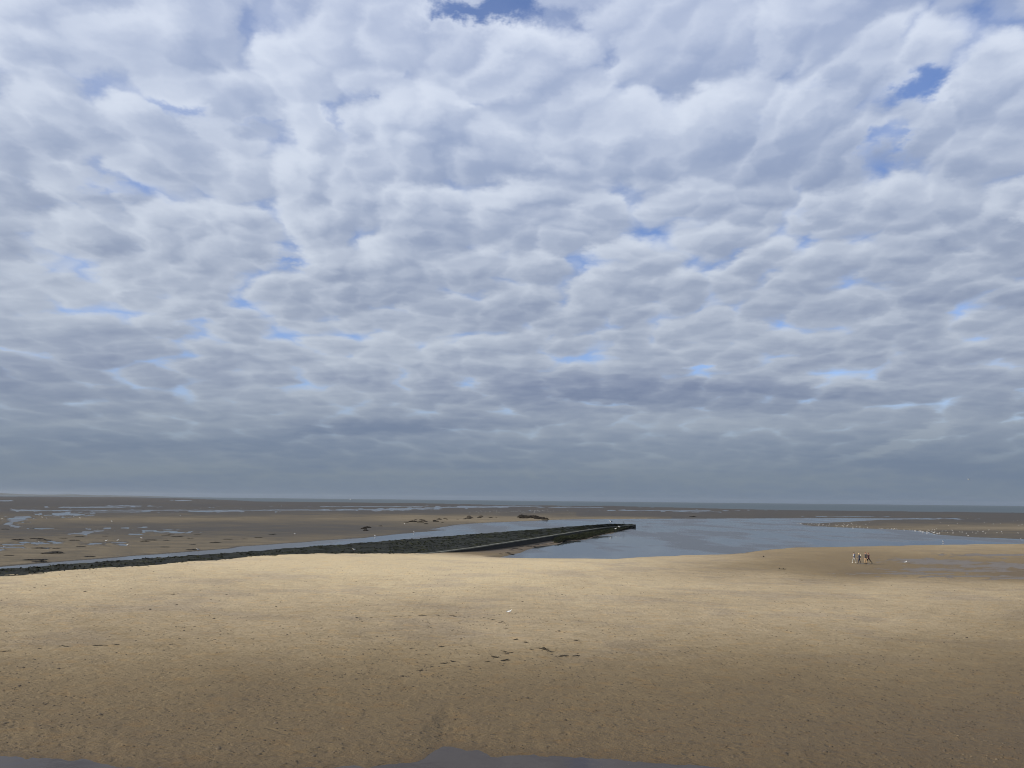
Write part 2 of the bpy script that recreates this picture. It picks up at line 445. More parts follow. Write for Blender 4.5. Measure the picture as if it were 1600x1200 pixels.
# ------------------------------------------------------------------ sand tone, dark to light: wetness with cloud shade painted in: (u, v, tone)
DRY_LIT = [(0, 1210, .02), (800, 1210, .02), (1600, 1210, .0), (0, 1130, .13), (400, 1130, .11), (800, 1130, .10), (1200, 1120, .09), (1600, 1110, .07),
       (0, 1070, .20), (400, 1080, .13), (800, 1075, .15), (1200, 1060, .17), (1600, 1050, .17), (0, 1010, .46), (400, 1030, .38), (800, 1022, .42), (0, 1040, .36), (1200, 1000, .44), (1600, 990, .36),
       (0, 960, .60), (400, 965, .60), (800, 955, .66), (1200, 950, .62), (1600, 945, .52), (0, 920, .80), (300, 915, .86), (600, 915, .92), (800, 915, .88), (1000, 920, .74), (1200, 920, .66), (1600, 922, .54),
       (0, 905, .78), (300, 885, .92), (500, 874, 1.0), (700, 876, .98), (900, 880, .84), (1050, 880, .66), (1200, 900, .56), (1400, 908, .50), (1600, 912, .44),
       (690, 867, .34), (760, 866, .28), (1130, 871, .56), (1200, 866, .36), (1200, 884, .27), (1345, 866, .22), (1345, 885, .18), (1345, 897, .12), (1450, 860, .34), (1600, 856, .38), (1480, 880, .14), (1600, 884, .12), (1600, 902, .10), (1600, 868, .24), (1150, 893, .40)]
_d = np.array(DRY_LIT); _dz = np.full(len(_d), .5)
DRY_LIT_MODEL = tps_fit(np.c_[_d[:, 0] / 800, np.log(_d[:, 1] - 760)], _d[:, 2], 1e-3)
def dry_lit_tone(x, y, z):
    u, v = project(x, y, np.zeros_like(x) + .6)
    shp = u.shape
    u = u.ravel(); v = v.ravel(); xr = x.ravel(); yr = y.ravel(); zr = z.ravel()
    u0_, v0_ = project(xr, yr, np.zeros_like(xr))
    near = is_near(xr, yr, u0_, v0_)
    uu = np.clip(u, -200, 1800); vv = np.clip(v, 840, 1260)
    d = tps_eval(DRY_LIT_MODEL, np.c_[uu / 800, np.log(vv - 760)])
    d = d + (0.12 * fbm(xr / 7, yr / 10, 71, 4) + 0.08 * fbm(xr / 1.3, yr / 1.6, 75, 3)) * np.clip(d * 1.6, .1, 1)
    # the flats: sunlit bands between cloud shade, painted as tan over dark wet mud
    hv = v - (775 + 0.0106 * u)
    vv2 = hv + 2.0 * fbm(u / 90, hv / 4, 81, 3) + 0.012 * (u - 400) * (u < 900)
    fl = np.interp(vv2, [0, 14, 20, 24, 29, 33, 38, 46, 54, 60, 75, 95, 130], [.02, .03, .05, .12, .20, .14, .09, .06, .12, .17, .19, .20, .18])
    fl = np.where((u > 1050), np.interp(v, [780, 800, 806, 812, 815, 821, 824, 828, 834, 846], [.03, .03, .05, .05, .08, .22, .26, .12, .10, .09]) , fl)
    fl2 = np.interp(u, [1380, 1480], [0, 1])
    fl = np.where(u > 1050, np.where(v > 811, fl * (0.45 + .55 * fl2) + .05 * (1 - fl2), fl), fl)
    fl = np.where(u <= 1050, np.maximum(fl, np.interp(hv, [16, 19, 23, 28, 33, 40, 46], [.0, .06, .22, .26, .16, .1, 0]) * np.clip((u - 380) / 260, 0, 1)), fl)
    fl = fl + 0.085 * fbm(u / 40, hv / 1.5, 85, 4)
    d = np.where(near, d, fl)
    d = np.where(zr < 0.03, np.minimum(d, .08), d)
    d = np.where(yr < 40, np.minimum(d, np.clip((zr - FORE_Z) * 1.6, 0, 1)), d)
    return np.clip(d, 0, 1).reshape(shp), near.reshape(shp)

# ================================================================== materials of the ground and water
mat_ground, b = material('beach_sand')
P = position()
dry_lit = attr('dry_lit'); flat = attr('flat'); film = attr('film')  # sand tone carries painted sun and cloud shade besides wetness
px_, py_, pz_ = sep(P)
P2 = N.v('MULTIPLY', P, (0.62, 1.05, 1.0))
grain = noise(P2, 3.2, 5, 0.68)
fine = noise(P2, 14.0, 3, 0.7)
mott = noise(P2, 0.8, 5, 0.66)
dd = (dry_lit + (mott - 0.5) * 0.38 * (0.22 + dry_lit) + (grain - 0.5) * 0.42 * (0.22 + dry_lit) + (fine - 0.5) * 0.22 * (0.25 + dry_lit)).clamp()
c_near = ramp(dd, [(0, (.082, .058, .030)), (.12, (.118, .087, .047)), (.30, (.180, .140, .085)), (.60, (.285, .230, .150)), (1.0, (.425, .350, .228))])
c_flat = ramp(dd, [(0, (.042, .037, .031)), (.08, (.056, .049, .039)), (.2, (.112, .094, .067)), (.35, (.19, .158, .113)), (1.0, (.34, .28, .19))])
blot = smooth(noise(P2, 0.16, 5, 0.62), 0.50, 0.64)            # greyer, finer silt lying in patches
c_near = mixc(blot * 0.5 * smooth(dd, 0.12, 0.4), c_near, N.v('MULTIPLY', c_near, (0.76, 0.78, 0.90)))
rust = smooth(noise(P2, 1.1, 4, 0.65), 0.52, 0.72)
c_near = mixc(rust * 0.5, c_near, N.v('MULTIPLY', c_near, (1.14, 1.0, 0.80)))
# dimples trodden and scoured into the sand
vn = N.tree.nodes.new('ShaderNodeTexVoronoi'); vn.voronoi_dimensions = '2D'
N.put(vn.inputs['Vector'], N.v('ADD', P2, N.v('SCALE', noise(P2, 2.0, 2, 0.5, color=True), 0.5))); vn.inputs['Scale'].default_value = 3.0
vr, _, _ = sep(N(vn.outputs['Color']))
dent = (1.0 - smooth(N(vn.outputs['Distance']), 0.10, 0.42)) * smooth(vr, 0.35, 0.75)
rip = N.m('SINE', (py_ * 9.0) + noise(P, 0.7, 3, 0.5) * 16.0) * 0.5
rid = N.m('ABSOLUTE', noise(P2, 4.5, 3, 0.6) - 0.5)
height = grain * 0.80 + fine * 0.20 - dent * 0.30 + rid * 0.7 + rip * 0.04
close = smooth(py_, 60.0, 190.0, 1.0, 0.10)
nb = bump_node(height * close, 0.085, 1.0)
fl_h = noise(N.v('MULTIPLY', P, (1.0, 0.35, 1.0)), 1.1, 4, 0.6)
N.tree.links.new(bump_node(fl_h * flat, 0.05, 0.35).s, nb.s.node.inputs['Normal'])
base = mixc(flat, c_near, c_flat)
base = mixc((1.0 - dent * 0.20 * (1.0 - flat)).clamp(), N.v('MULTIPLY', base, (0.62, 0.60, 0.60)), base)
setin(b, 'Base Color', base)
setin(b, 'Normal', nb)
setin(b, 'Roughness', (smooth(dd, 0.0, 0.35, 0.55, 0.95) - film * 0.30))
setin(b, 'Specular IOR Level', (smooth(dd, 0.0, 0.4, 0.14, 0.08) * (1.0 - flat * 0.65) + film * 0.12))

def water_mat(name, base, rough, bumps, ior=1.333):
    m, b = material(name)
    p = position()
    h = None
    for (sc, stretch, amp, det) in bumps:
        x = noise(N.v('MULTIPLY', p, stretch), sc, det, 0.6) * amp
        h = x if h is None else h + x
    setin(b, 'Normal', bump_node(h, 1.0, 1.0))
    b.inputs['Base Color'].default_value = (*base, 1)
    b.inputs['Roughness'].default_value = rough
    b.inputs['IOR'].default_value = ior
    return m, b
mat_pool, b = water_mat('tidal_water', (.044, .047, .048), 0.07, [(0.5, (1, 0.5, 1), .006, 2)])
# cat's-paws: patches where the wind roughens the surface
cat = smooth(noise(N.v('MULTIPLY', position(), (0.35, 0.12, 1)), 0.16, 3, 0.55), 0.42, 0.62)
setin(b, 'Roughness', 0.04 + cat * 0.28)
mat_sea, b = water_mat('sea_water', (.040, .072, .072), 0.45, [(0.06, (0.6, 1, 1), .35, 2)])
b.inputs['Specular IOR Level'].default_value = 0.30
sw = noise(N.v('MULTIPLY', position(), (0.0012, 0.006, 1)), 1.0, 4, 0.6)
setin(b, 'Base Color', mixc(sw, (.026, .042, .050), (.046, .063, .068)))
mat_fore, b = water_mat('shallow_water', (.036, .027, .020), 0.05, [(1.4, (1, 1, 1), .004, 3)])
b.inputs['Specular IOR Level'].default_value = 0.20

# ================================================================== ground sheet
s_rows = np.r_[np.geomspace(.57, 3, 14)[:-1], np.arange(3, 60, .34), np.arange(60, 140, .5), np.arange(140, 470, 1.0), np.geomspace(470, 1300, 46)]
y_rows = CAM_H * F / s_rows
a_cols = np.r_[np.linspace(-2.2, -.74, 30)[:-1], np.arange(-.74, .74, .00185), np.linspace(.74, 2.2, 30)]
Y = np.repeat(y_rows[:, None], len(a_cols), 1); X = Y * a_cols[None]
Z = field(X, Y)
dr, near_ = dry_lit_tone(X, Y, Z)
# water left standing as a thin film in the runnels right of the walkers
FILM = [(1425, 874.5, 32, 1.6), (1450, 877, 40, 2.2), (1490, 880, 55, 3.2), (1560, 884, 70, 3.0), (1460, 890, 50, 2.5), (1540, 892, 50, 1.6), (1420, 896.5, 60, 1.2), (1520, 900.5, 80, 1.3), (1600, 903.5, 70, 1.8), (1700, 905, 70, 2.0), (1560, 867.5, 60, 1.5), (1640, 871, 60, 1.5), (1640, 886, 60, 3)]
fu, fv = project(X, Y, Z)
fm = np.zeros(X.shape); fn = fbm(fu / 14, fv / 1.6, 91, 4)
for (pu, pv, hw, hh) in FILM:
    r = np.sqrt(((fu - pu) / hw) ** 2 + ((fv - pv) / hh) ** 2)
    fm = np.maximum(fm, np.clip(1.35 - r * (1 + 1.0 * fn) - 0.25 * fn, 0, 1))
fm = np.clip(fm * 1.2, 0, .8) * near_
dr = np.where(fm > .3, np.minimum(dr, .06), dr)
ground_o = grid_obj('beach', np.stack([X, Y, Z], -1)[:, ::-1], mat_ground, {'dry_lit': dr[:, ::-1], 'flat': np.where(near_, 0.0, 1.0)[:, ::-1], 'film': fm[:, ::-1]})
tag(ground_o, 'wide tidal beach of tan sand and dark wet flats', kind='structure')

# ================================================================== water
def sheet(name, pts, z, mat, label):
    o = mesh_obj(name, [(x, y, z) for x, y in pts], [tuple(range(len(pts)))], mat, smooth_=False)
    return tag(o, label, kind='structure')
sheet('tidal_channel', [(-420, 60), (-40, 60), (40, 95), (260, 95), (700, 300), (1500, 760), (-1500, 760), (-900, 300)], 0.0, mat_pool, 'still grey water in the tidal channel and pool')
sheet('flats_water', [(1501, 761), (4000, 6000), (-3000, 6000), (-1501, 761)], -0.002, mat_pool, 'thin sheets of water lying on the far flats')
sp_ = []
for u in np.linspace(-300, 1900, 60):
    vsea = np.interp(u, SEA_A[:, 0], SEA_A[:, 1])
    g_ = ground(u, vsea + 1.2, 0)
    if g_[1] > 0 and g_[1] < 17000: sp_.append((g_[0], g_[1]))
    else:
        a = ray(u, 770); sp_.append((a[0] / a[1] * 17000, 17000))
sp_ += [(24000, 19900), (-24000, 19900)]
sheet('sea', sp_, 0.012, mat_sea, 'green grey sea along the horizon')
sheet('shallow_pool', [(-60, 6), (60, 6), (60, 40), (-60, 40)], FORE_Z, mat_fore, 'shallow water at the foot of the beach')

# ================================================================== jetty
def zat(x, y): return field(np.atleast_1d(np.asarray(x, float)), np.atleast_1d(np.asarray(y, float)))
def on_ground(u, v, it=6):
    """the point of the ground seen at (u, v)"""
    z = np.zeros(np.shape(np.atleast_1d(u)))
    for _ in range(it):
        p = ground(np.atleast_1d(u), np.atleast_1d(v), z)
        z = 0.5 * z + 0.5 * zat(p[:, 0], p[:, 1])
    p = ground(np.atleast_1d(u), np.atleast_1d(v), z)
    return np.c_[p, zat(p[:, 0], p[:, 1])]

def weed_mat(name, dark, mid, light, amount, rough=0.6):
    m, b = material(name)
    p = position()
    a = noise(p, 0.55, 4, 0.65, dims='3D'); c = noise(p, 2.6, 3, 0.7, dims='3D')
    f = (a * 0.75 + c * 0.6 - 0.13)
    setin(b, 'Base Color', ramp(f, [(0.36, dark), (0.36 + amount, mid), (0.80, light)]))
    setin(b, 'Normal', bump_node(c + noise(p, 9.0, 3, 0.7, dims='3D') * 0.5, 0.25, 1.0))
    b.inputs['Roughness'].default_value = rough
    b.inputs['Specular IOR Level'].default_value = 0.08
    return m
mat_bank = weed_mat('weedy_stone', (.005, .005, .003), (.015, .016, .009), (.052, .052, .026), .24)
mat_weed = weed_mat('green_seaweed', (.004, .005, .002), (.014, .017, .007), (.085, .088, .036), .22, 0.8)
mat_wrack = weed_mat('brown_wrack', (.020, .016, .009), (.060, .048, .026), (.13, .10, .055), .2, 0.55)
mat_conc, b = material('weathered_concrete')
p = position()
f = noise(p, 1.2, 5, 0.7, dims='3D')
setin(b, 'Base Color', ramp(f, [(.35, (.05, .052, .035)), (.5, (.12, .118, .088)), (.7, (.21, .20, .16))]))
setin(b, 'Normal', bump_node(noise(p, 7, 4, 0.7, dims='3D'), 0.04, 1.0)); b.inputs['Roughness'].default_value = 0.85
mat_wall, b = material('shaded_concrete')
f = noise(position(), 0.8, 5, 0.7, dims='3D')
setin(b, 'Base Color', ramp(f, [(.3, (.008, .008, .007)), (.6, (.016, .016, .013)), (.8, (.032, .032, .024))])); b.inputs['Roughness'].default_value = 0.8  # near-black: the shadow on the wall is put into its colour

jetty = tag(empty('jetty', (C0[0], C0[1], 0)), 'long straight seaweed covered jetty running from the sand out into the pool', 'jetty')
def jloc(t, n):            # plan position, relative to the jetty's base
    return np.stack([t * J_DIR[0] + n * J_NRM[0], t * J_DIR[1] + n * J_NRM[1]], -1)
tt = np.r_[np.arange(JT0, 40, .45), np.arange(40, JT1 + .01, .55)]
kn = np.interp(tt, K_T, K_N)
kn = np.where(tt < K_T[0], K_N[0] + (K_T[0] - tt) * 0.004, kn)
kn = np.maximum(kn, 1.0)
crest = CREST_Z - .07 - .10 * np.sin(np.pi * np.clip(tt / (J_LEN * .72), 0, 1)) + 0.04 * fbm(tt / 9, tt * 0, 201, 3)
crest = np.where(tt > J_LEN - 4, np.interp(tt, [J_LEN - 4, JT1], [CREST_Z - .08, KERB_Z + .10]), crest)
rows = []
fr = np.linspace(0, 1, 26)
prof_n = [(-5.5, -1.0), (-4.0, -.3), (-2.6, .75), (-1.4, 1.6), (-.6, 2.1)]
for i, t in enumerate(tt):
    c_ = crest[i]
    r_ = [(n * min(1, max(.25, (JT1 - t) / 6 + .3)), z - (CREST_Z - c_)) for n, z in prof_n]
    for q_ in fr:
        w_ = q_ ** 1.12
        r_.append((q_ * (kn[i] - .25), c_ + (KERB_Z - .12 - c_) * w_))
    rows.append(r_)
Pn = np.array(rows)
TT = np.repeat(tt[:, None], Pn.shape[1], 1)
ds = 0.09 * fbm(TT / .9, Pn[..., 0] / .9, 211, 3) + 0.09 * fbm(TT / 3.5, Pn[..., 0] / 2.2, 215, 3)
edge = np.ones(Pn.shape[1]); edge[-1] = 0; edge[-2] = .3
xy = jloc(TT, Pn[..., 0])
Pb = np.concatenate([xy, (Pn[..., 1] + ds * edge)[..., None]], -1)
bank = grid_obj('bank', Pb, mat_bank, parent=jetty)
bank['label'] = 'dark weed grown stone slope'
# kerb along the foot of the slope, with its sheer wall below
kt = tt[tt > K_T[0] - 25]
kk = np.interp(kt, tt, kn)
kz = KERB_Z + 0.03 * fbm(kt / 3, kt * 0, 221, 3)
prof = [(-.42, -.5), (-.42, 0.0), (-.38, .03), (.10, .03), (.14, -.01), (.14, -.16)]
Pk = np.stack([np.concatenate([jloc(kt, kk + n), (kz + z)[:, None]], -1) for n, z in prof], 1)
grid_obj('kerb', Pk, mat_conc, parent=jetty)
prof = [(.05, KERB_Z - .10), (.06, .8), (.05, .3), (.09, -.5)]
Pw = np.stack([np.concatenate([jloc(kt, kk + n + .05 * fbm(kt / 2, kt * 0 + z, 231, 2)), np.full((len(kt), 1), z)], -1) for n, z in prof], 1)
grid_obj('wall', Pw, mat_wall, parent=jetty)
# blunt head
hn = np.linspace(-1.6, kn[-1] + .12, 8)
hv, hf = [], []
for zz in (KERB_Z + .08, -.5):
    for tq in (JT1 - 1.5, JT1 + .35):
        for n in hn:
            pz = zz if zz < 0 else zz + .05 * math.sin(n * 3)
            a_ = jloc(tq, n); hv.append((a_[0], a_[1], pz))
m_ = len(hn)
for i in range(m_ - 1):
    hf += [(i, i + 1, m_ + i + 1, m_ + i), (2 * m_ + i, 3 * m_ + i, 3 * m_ + i + 1, 2 * m_ + i + 1), (m_ + i, m_ + i + 1, 3 * m_ + i + 1, 3 * m_ + i), (i, 2 * m_ + i, 2 * m_ + i + 1, i + 1)]
hf += [(0, m_, 3 * m_, 2 * m_), (m_ - 1, 3 * m_ - 1, 4 * m_ - 1, 2 * m_ - 1)]
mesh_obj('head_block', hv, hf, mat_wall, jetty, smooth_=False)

def fronds(n, pos, size, seed, lift=.5, flatten=1.0):
    """little crumpled fronds: three-triangle leaves at the given points"""
    g = np.random.default_rng(seed)
    m = len(pos)
    ang = g.uniform(0, 2 * np.pi, m); ln = size * g.uniform(.5, 1.4, m); wd = ln * g.uniform(.25, .5, m)
    dx_, dy_ = np.cos(ang), np.sin(ang)
    up = g.uniform(.15, 1, m) * lift * ln
    base = pos
    A = base + np.stack([-dy_ * wd * .5, dx_ * wd * .5, np.zeros(m)], -1)
    B = base + np.stack([dy_ * wd * .5, -dx_ * wd * .5, np.zeros(m)], -1)
    mid = base + np.stack([dx_ * ln * .5, dy_ * ln * .5, up], -1)
    C = mid + np.stack([-dy_ * wd * .6, dx_ * wd * .6, g.uniform(-.05, .05, m) * ln], -1)
    D_ = mid + np.stack([dy_ * wd * .6, -dx_ * wd * .6, g.uniform(-.05, .05, m) * ln], -1)
    E = base + np.stack([dx_ * ln, dy_ * ln, up * g.uniform(.2, .9, m)], -1)
    V = np.stack([A, B, D_, C, E], 1).reshape(-1, 3)
    i = np.arange(m)[:, None] * 5
    faces = [tuple(f) for f in (i + np.array([[0, 1, 2, 3]]))] + [tuple(f) for f in (i + np.array([[3, 2, 4]]))]
    return V, faces
g_ = np.random.default_rng(5)
def bank_points(n, t0, t1, f0_, f1_, clump=True):
    t = g_.uniform(t0, t1, n * 3); q_ = g_.uniform(f0_, f1_, n * 3)
    ki = np.interp(t, tt, kn)
    nn = np.where(q_ < 0, q_, q_ * (ki - .3))
    keep = fbm(t / 1.6, nn / 1.1, 241, 4) > (-0.08 if clump else -1)
    t, nn, q_ = t[keep][:n], nn[keep][:n], q_[keep][:n]
    ci = np.interp(t, tt, crest)
    z = np.where(nn > 0, ci + (KERB_Z - .12 - ci) * np.clip(q_, 0, 1) ** 1.12, ci + nn * .7)
    z = z + 0.09 * fbm(t / .9, nn / .9, 211, 3) + 0.09 * fbm(t / 3.5, nn / 2.2, 215, 3) - .03
    return np.c_[jloc(t, nn), z]
V, Fc = fronds(0, np.r_[bank_points(17000, JT0, 110, -.3, .93), bank_points(13000, 110, JT1 - 1, -.3, .93)], .33, 11, .40)
w_ = mesh_obj('seaweed', V, Fc, mat_weed, jetty); tag(w_, 'mats of dark green seaweed', kind='stuff')
V, Fc = fronds(0, bank_points(6500, JT0, JT1 - 12, -.55, .10, False), .24, 12, .35)
w_ = mesh_obj('dried_weed', V, Fc, mat_wrack, jetty); tag(w_, 'browner weed along the crest', kind='stuff')

# rubble lying against the wall near the head
def lump(seed, sub=1):
    import bmesh
    bm = bmesh.new(); bmesh.ops.create_icosphere(bm, subdivisions=sub, radius=1.0)
    g = random.Random(seed)
    for v in bm.verts: v.co *= g.uniform(.72, 1.25) if sub < 3 else g.uniform(.86, 1.12)
    V = [tuple(v.co) for v in bm.verts]; Fc = [tuple(v.index for v in f.verts) for f in bm.faces]
    bm.free()
    return np.array(V), np.array(Fc)
LUMPS_ = [lump(i) for i in range(6)]
def heap(points, sizes, seed, flat_=.6):
    g = np.random.default_rng(seed); Vs, Fs, o_ = [], [], 0
    for p_, s_ in zip(points, sizes):
        V, Fc = LUMPS_[g.integers(6)]
        a = g.uniform(0, 6.28); c, s2 = math.cos(a), math.sin(a)
        V = V * np.array([g.uniform(.8, 1.4), g.uniform(.7, 1.1), flat_]) * s_
        V = np.c_[V[:, 0] * c - V[:, 1] * s2, V[:, 0] * s2 + V[:, 1] * c, V[:, 2]] + p_
        Vs.append(V); Fs.append(Fc + o_); o_ += len(V)
    return np.concatenate(Vs), np.concatenate(Fs)
base_xy = np.array([C0[0], C0[1], 0])
RUB = np.array([(872, 848.5), (884, 845), (900, 843.8), (914, 842.2), (926, 838.2), (945, 834.2), (965, 830.4), (984, 826.2), (997, 824.6)], float)
us = g_.uniform(868, 998, 1600); lo = np.interp(us, RUB[:, 0], RUB[:, 1])
hi = np.interp(us, [835, 900, 955, 985, 998], [849, 839, 826.5, 823.4, 824.3])
vv = hi + (lo - hi) * g_.uniform(0, 1, len(us)) ** .8
pts = ground(us, vv, 0.0)
sd = (pts - C0) @ J_NRM - np.interp((pts - C0) @ J_DIR, tt, kn)
ok = (sd > .1) & (sd < 9)
pts = pts[ok]; sd = sd[ok]
zz = np.clip(.75 - sd * .17, .02, .7) * g_.uniform(.4, 1, len(pts))
V, Fc = heap(np.c_[pts, zz] - base_xy, g_.uniform(.25, .6, len(pts)), 3)
rub = mesh_obj('rubble', V, Fc, mat_bank, jetty, smooth_=False); tag(rub, 'weed covered rubble tipped along the wall', kind='stuff')
fp_ = np.c_[pts, zz + .3] - base_xy
V, Fc = fronds(0, np.repeat(fp_, 6, 0) + g_.normal(0, .35, (len(fp_) * 6, 3)) * np.array([1, 1, .25]), .34, 14, .5)
w_ = mesh_obj('rubble_weed', V, Fc, mat_weed, jetty); tag(w_, 'green weed on the rubble', kind='stuff')

# ================================================================== seaweed patches and stones
def clump_mesh(name, seed, n, spread, size, mat, lumps=5, lsize=.25, long_=2.0, tall=.5):
    """one ragged mound with fronds lying over it"""
    g = np.random.default_rng(seed)
    V1, F1 = lump(seed, 3)
    ang = np.arctan2(V1[:, 1], V1[:, 0]); rad_ = np.hypot(V1[:, 0], V1[:, 1])
    k1, k2, k3 = g.uniform(0, 6.28, 3)
    rr = 1 + .30 * np.sin(2 * ang + k1) + .22 * np.sin(3 * ang + k2) + .14 * np.sin(7 * ang + k3)
    V1 = np.c_[V1[:, 0] * rr * spread * .55 * long_, V1[:, 1] * rr * spread * .5, V1[:, 2] * lsize * tall * (1 + .35 * np.sin(V1[:, 0] * 5 + k2) * np.cos(V1[:, 1] * 6 + k3)) + lsize * .1]
    fa = g.uniform(0, 6.28, n); fr_ = np.sqrt(g.uniform(0, 1, n)) * .95
    fp = np.c_[np.cos(fa) * fr_ * spread * .55 * long_, np.sin(fa) * fr_ * spread * .5, lsize * tall * np.sqrt(1 - fr_ ** 2) * .8]
    V2, F2 = fronds(0, fp, size, seed + 1, .35)
    me = bpy.data.meshes.new(name)
    me.from_pydata([tuple(v) for v in V1] + [tuple(v) for v in V2], [], [tuple(int(i) for i in f) for f in F1] + [tuple(int(i) + len(V1) for i in f) for f in F2])
    me.materials.append(mat); me.update()
    return me
mat_black = weed_mat('black_wrack', (.010, .009, .008), (.022, .019, .015), (.05, .042, .03), .2, 0.6)
mat_rock = weed_mat('dark_mussel_rock', (.008, .007, .006), (.018, .015, .012), (.04, .034, .026), .2, 0.7)
def place(name, me, u, v, label, cat, group=None, scale=1.0, rz=None, dz=0.0, seed=0):
    o = bpy.data.objects.new(name, me)
    p_ = on_ground(u, v)[0]
    o.location = (p_[0], p_[1], p_[2] + dz)
    o.rotation_euler = (0, 0, random.uniform(-.3, .3) if rz is None else rz)
    o.scale = (scale,) * 3 if np.isscalar(scale) else scale
    col.objects.link(o)
    return tag(o, label, cat, group)
rock_me = [clump_mesh('dark_rock', 300 + i, 30, 1.6, .4, mat_rock, 9, .9, 1.5, .8) for i in range(4)]
# the long reef of rocks beyond the channel
for i, (u, v, s) in enumerate([(811, 808.6, .7), (815, 807.6, 1.1), (816, 809.8, 1.1), (820, 809.9, .8), (822, 807.8, .9), (825, 808.8, .8), (828, 808.6, 1.0), (831, 809.2, 1.1), (833, 807.9, .9), (836, 809.6, 1.2), (838, 808.8, .9), (840, 810.6, .9), (843, 811.2, 1.0), (845, 810.6, .8), (849, 811.3, .9), (851.5, 811.9, .8)]):
    place('dark_rock', rock_me[i % 4], u, v, 'dark rock in the long low reef on the far bank behind the jetty', 'rock', 'reef of dark rocks behind the jetty', s * 1.35)
for i, (u, v, s) in enumerate([(568.5, 826.4, .9), (573.5, 824.5, .9), (571.5, 829.2, .8)]):
    place('dark_rock', rock_me[i % 4], u, v, ['left rock of the cluster of three on the pale bank', 'uppermost rock of the cluster of three on the pale bank', 'lowest rock of the cluster of three on the pale bank'][i], 'rock', 'cluster of three dark rocks', (s * .85, s * .8, s * .55))
for i, (u, v, s) in enumerate([(632.5, 816, .35), (636, 816.4, .5), (645, 815.5, 1), (649.5, 812.5, .5), (658, 813, .7), (661.5, 813.5, .7), (657, 816.3, .8), (665, 815.6, .7), (665.5, 818.8, .5), (679, 814, .7), (681, 815, .7), (686, 811.8, .9), (695, 810.3, .5), (698.5, 811.6, .4), (594.5, 822.2, .4), (691.5, 816.6, .4), (715, 811.5, .35), (725.7, 811.2, .5)]):
    place('dark_rock', rock_me[(i + 1) % 4], u, v, 'small dark rock strewn along the pale sand bank beyond the channel', 'rock', 'dark rocks strewn along the sand bank', (s * 1.1, s * 1.0, s * .7))
for i, (u, v, s) in enumerate([(731.5, 810.4, 1.0), (735, 809.5, .7), (733, 807.3, .8), (749, 809.3, .6), (751.5, 807.2, .8), (766.5, 809, .5), (775.5, 809.2, .3)]):
    place('dark_rock', rock_me[i % 4], u, v, 'dark rock of the sparse row on pale sand left of the long reef', 'rock', 'sparse rocks left of the reef', (s * 1.3, s * 1.2, s * .8))
weed_me = [clump_mesh('seaweed_patch', 340 + i, 70, 1.0, .40, mat_black, 4, .22, 2.4) for i in range(4)]
for i, (u, v, s) in enumerate([(58, 841.8, 1.0), (67, 844, 1.0), (99.5, 841.2, .6), (116, 844.5, .8), (125, 838.5, .7), (28, 843.5, 1.0), (82, 864.5, 1.15), (87, 862.8, .8), (57, 875, 1.1), (62, 878, .8), (61, 856.8, .9), (71, 857.3, .6), (127, 854.3, .6), (88, 857, .5), (14, 868, .5), (8, 827, .8), (50, 826, .5), (164, 838, .5), (89, 825.2, .5), (140, 869.8, .6),
        (235, 844, 1.0), (226, 846, .7), (259, 836.5, .7), (267, 835, .6), (276, 838.7, .8), (282, 838.2, .5), (260, 844.7, .5), (297, 842, .5), (309, 835.7, .6), (336, 847.8, .8), (356, 842.8, .7), (382, 842.2, .5), (258, 854.8, .6), (300, 859.2, .8), (301, 851.2, .5), (299, 863, .6), (404, 840, .7), (425, 835.6, .7), (428, 834.6, .5)]):
    place('seaweed_patch', weed_me[i % 4], u, v, *((('flat dark seaweed patch among the puddles at the far left of the flats', 'seaweed', 'seaweed patches among the left puddles') if v < 861 else ('flat dark seaweed patch close to the narrow channel at the left', 'seaweed', 'seaweed patches by the channel')) if u < 200 else ('flat dark seaweed patch on the brown flats between puddles and channel', 'seaweed', 'seaweed patches on the middle flats')), (s * 1.1, s * 1.5, s * .7))
for i, (u, v, s) in enumerate([(805, 857.5, .5), (799, 859.5, .4), (812, 858.2, .4), (826, 853.8, .5), (833, 853.4, .5), (840, 851.6, .5), (850, 850.4, .5), (862, 849, .4), (872, 848.4, .4), (793, 864, .4), (799, 866.5, .4), (782, 865.5, .25), (815, 854.6, .35)]):
    place('seaweed_patch', weed_me[i % 4], u, v, 'ragged green weed patch on the sand between jetty wall and pool', 'seaweed', 'weed patches below the jetty wall', (s, s * 1.8, s))
place('driftwood', clump_mesh('driftwood', 371, 6, .25, .35, mat_black, 4, .10, 3.2), 1222, 889.6, 'thin dark stick of driftwood lying on the sand left of the walkers', 'driftwood', rz=0.05)
place('stone', lump and clump_mesh('stone', 372, 0, .18, .2, mat_rock, 3, .28, 1.2), 1193, 870.2, 'lone dark stone on the sand near the edge of the pool', 'stone', rz=0)
place('driftwood', clump_mesh('driftwood_log', 373, 20, .9, .5, mat_rock, 7, .5, 4.0), 1083, 807.6, 'low dark ridge of debris on the far bank right of the jetty head', 'driftwood', rz=0.05, scale=1.2)

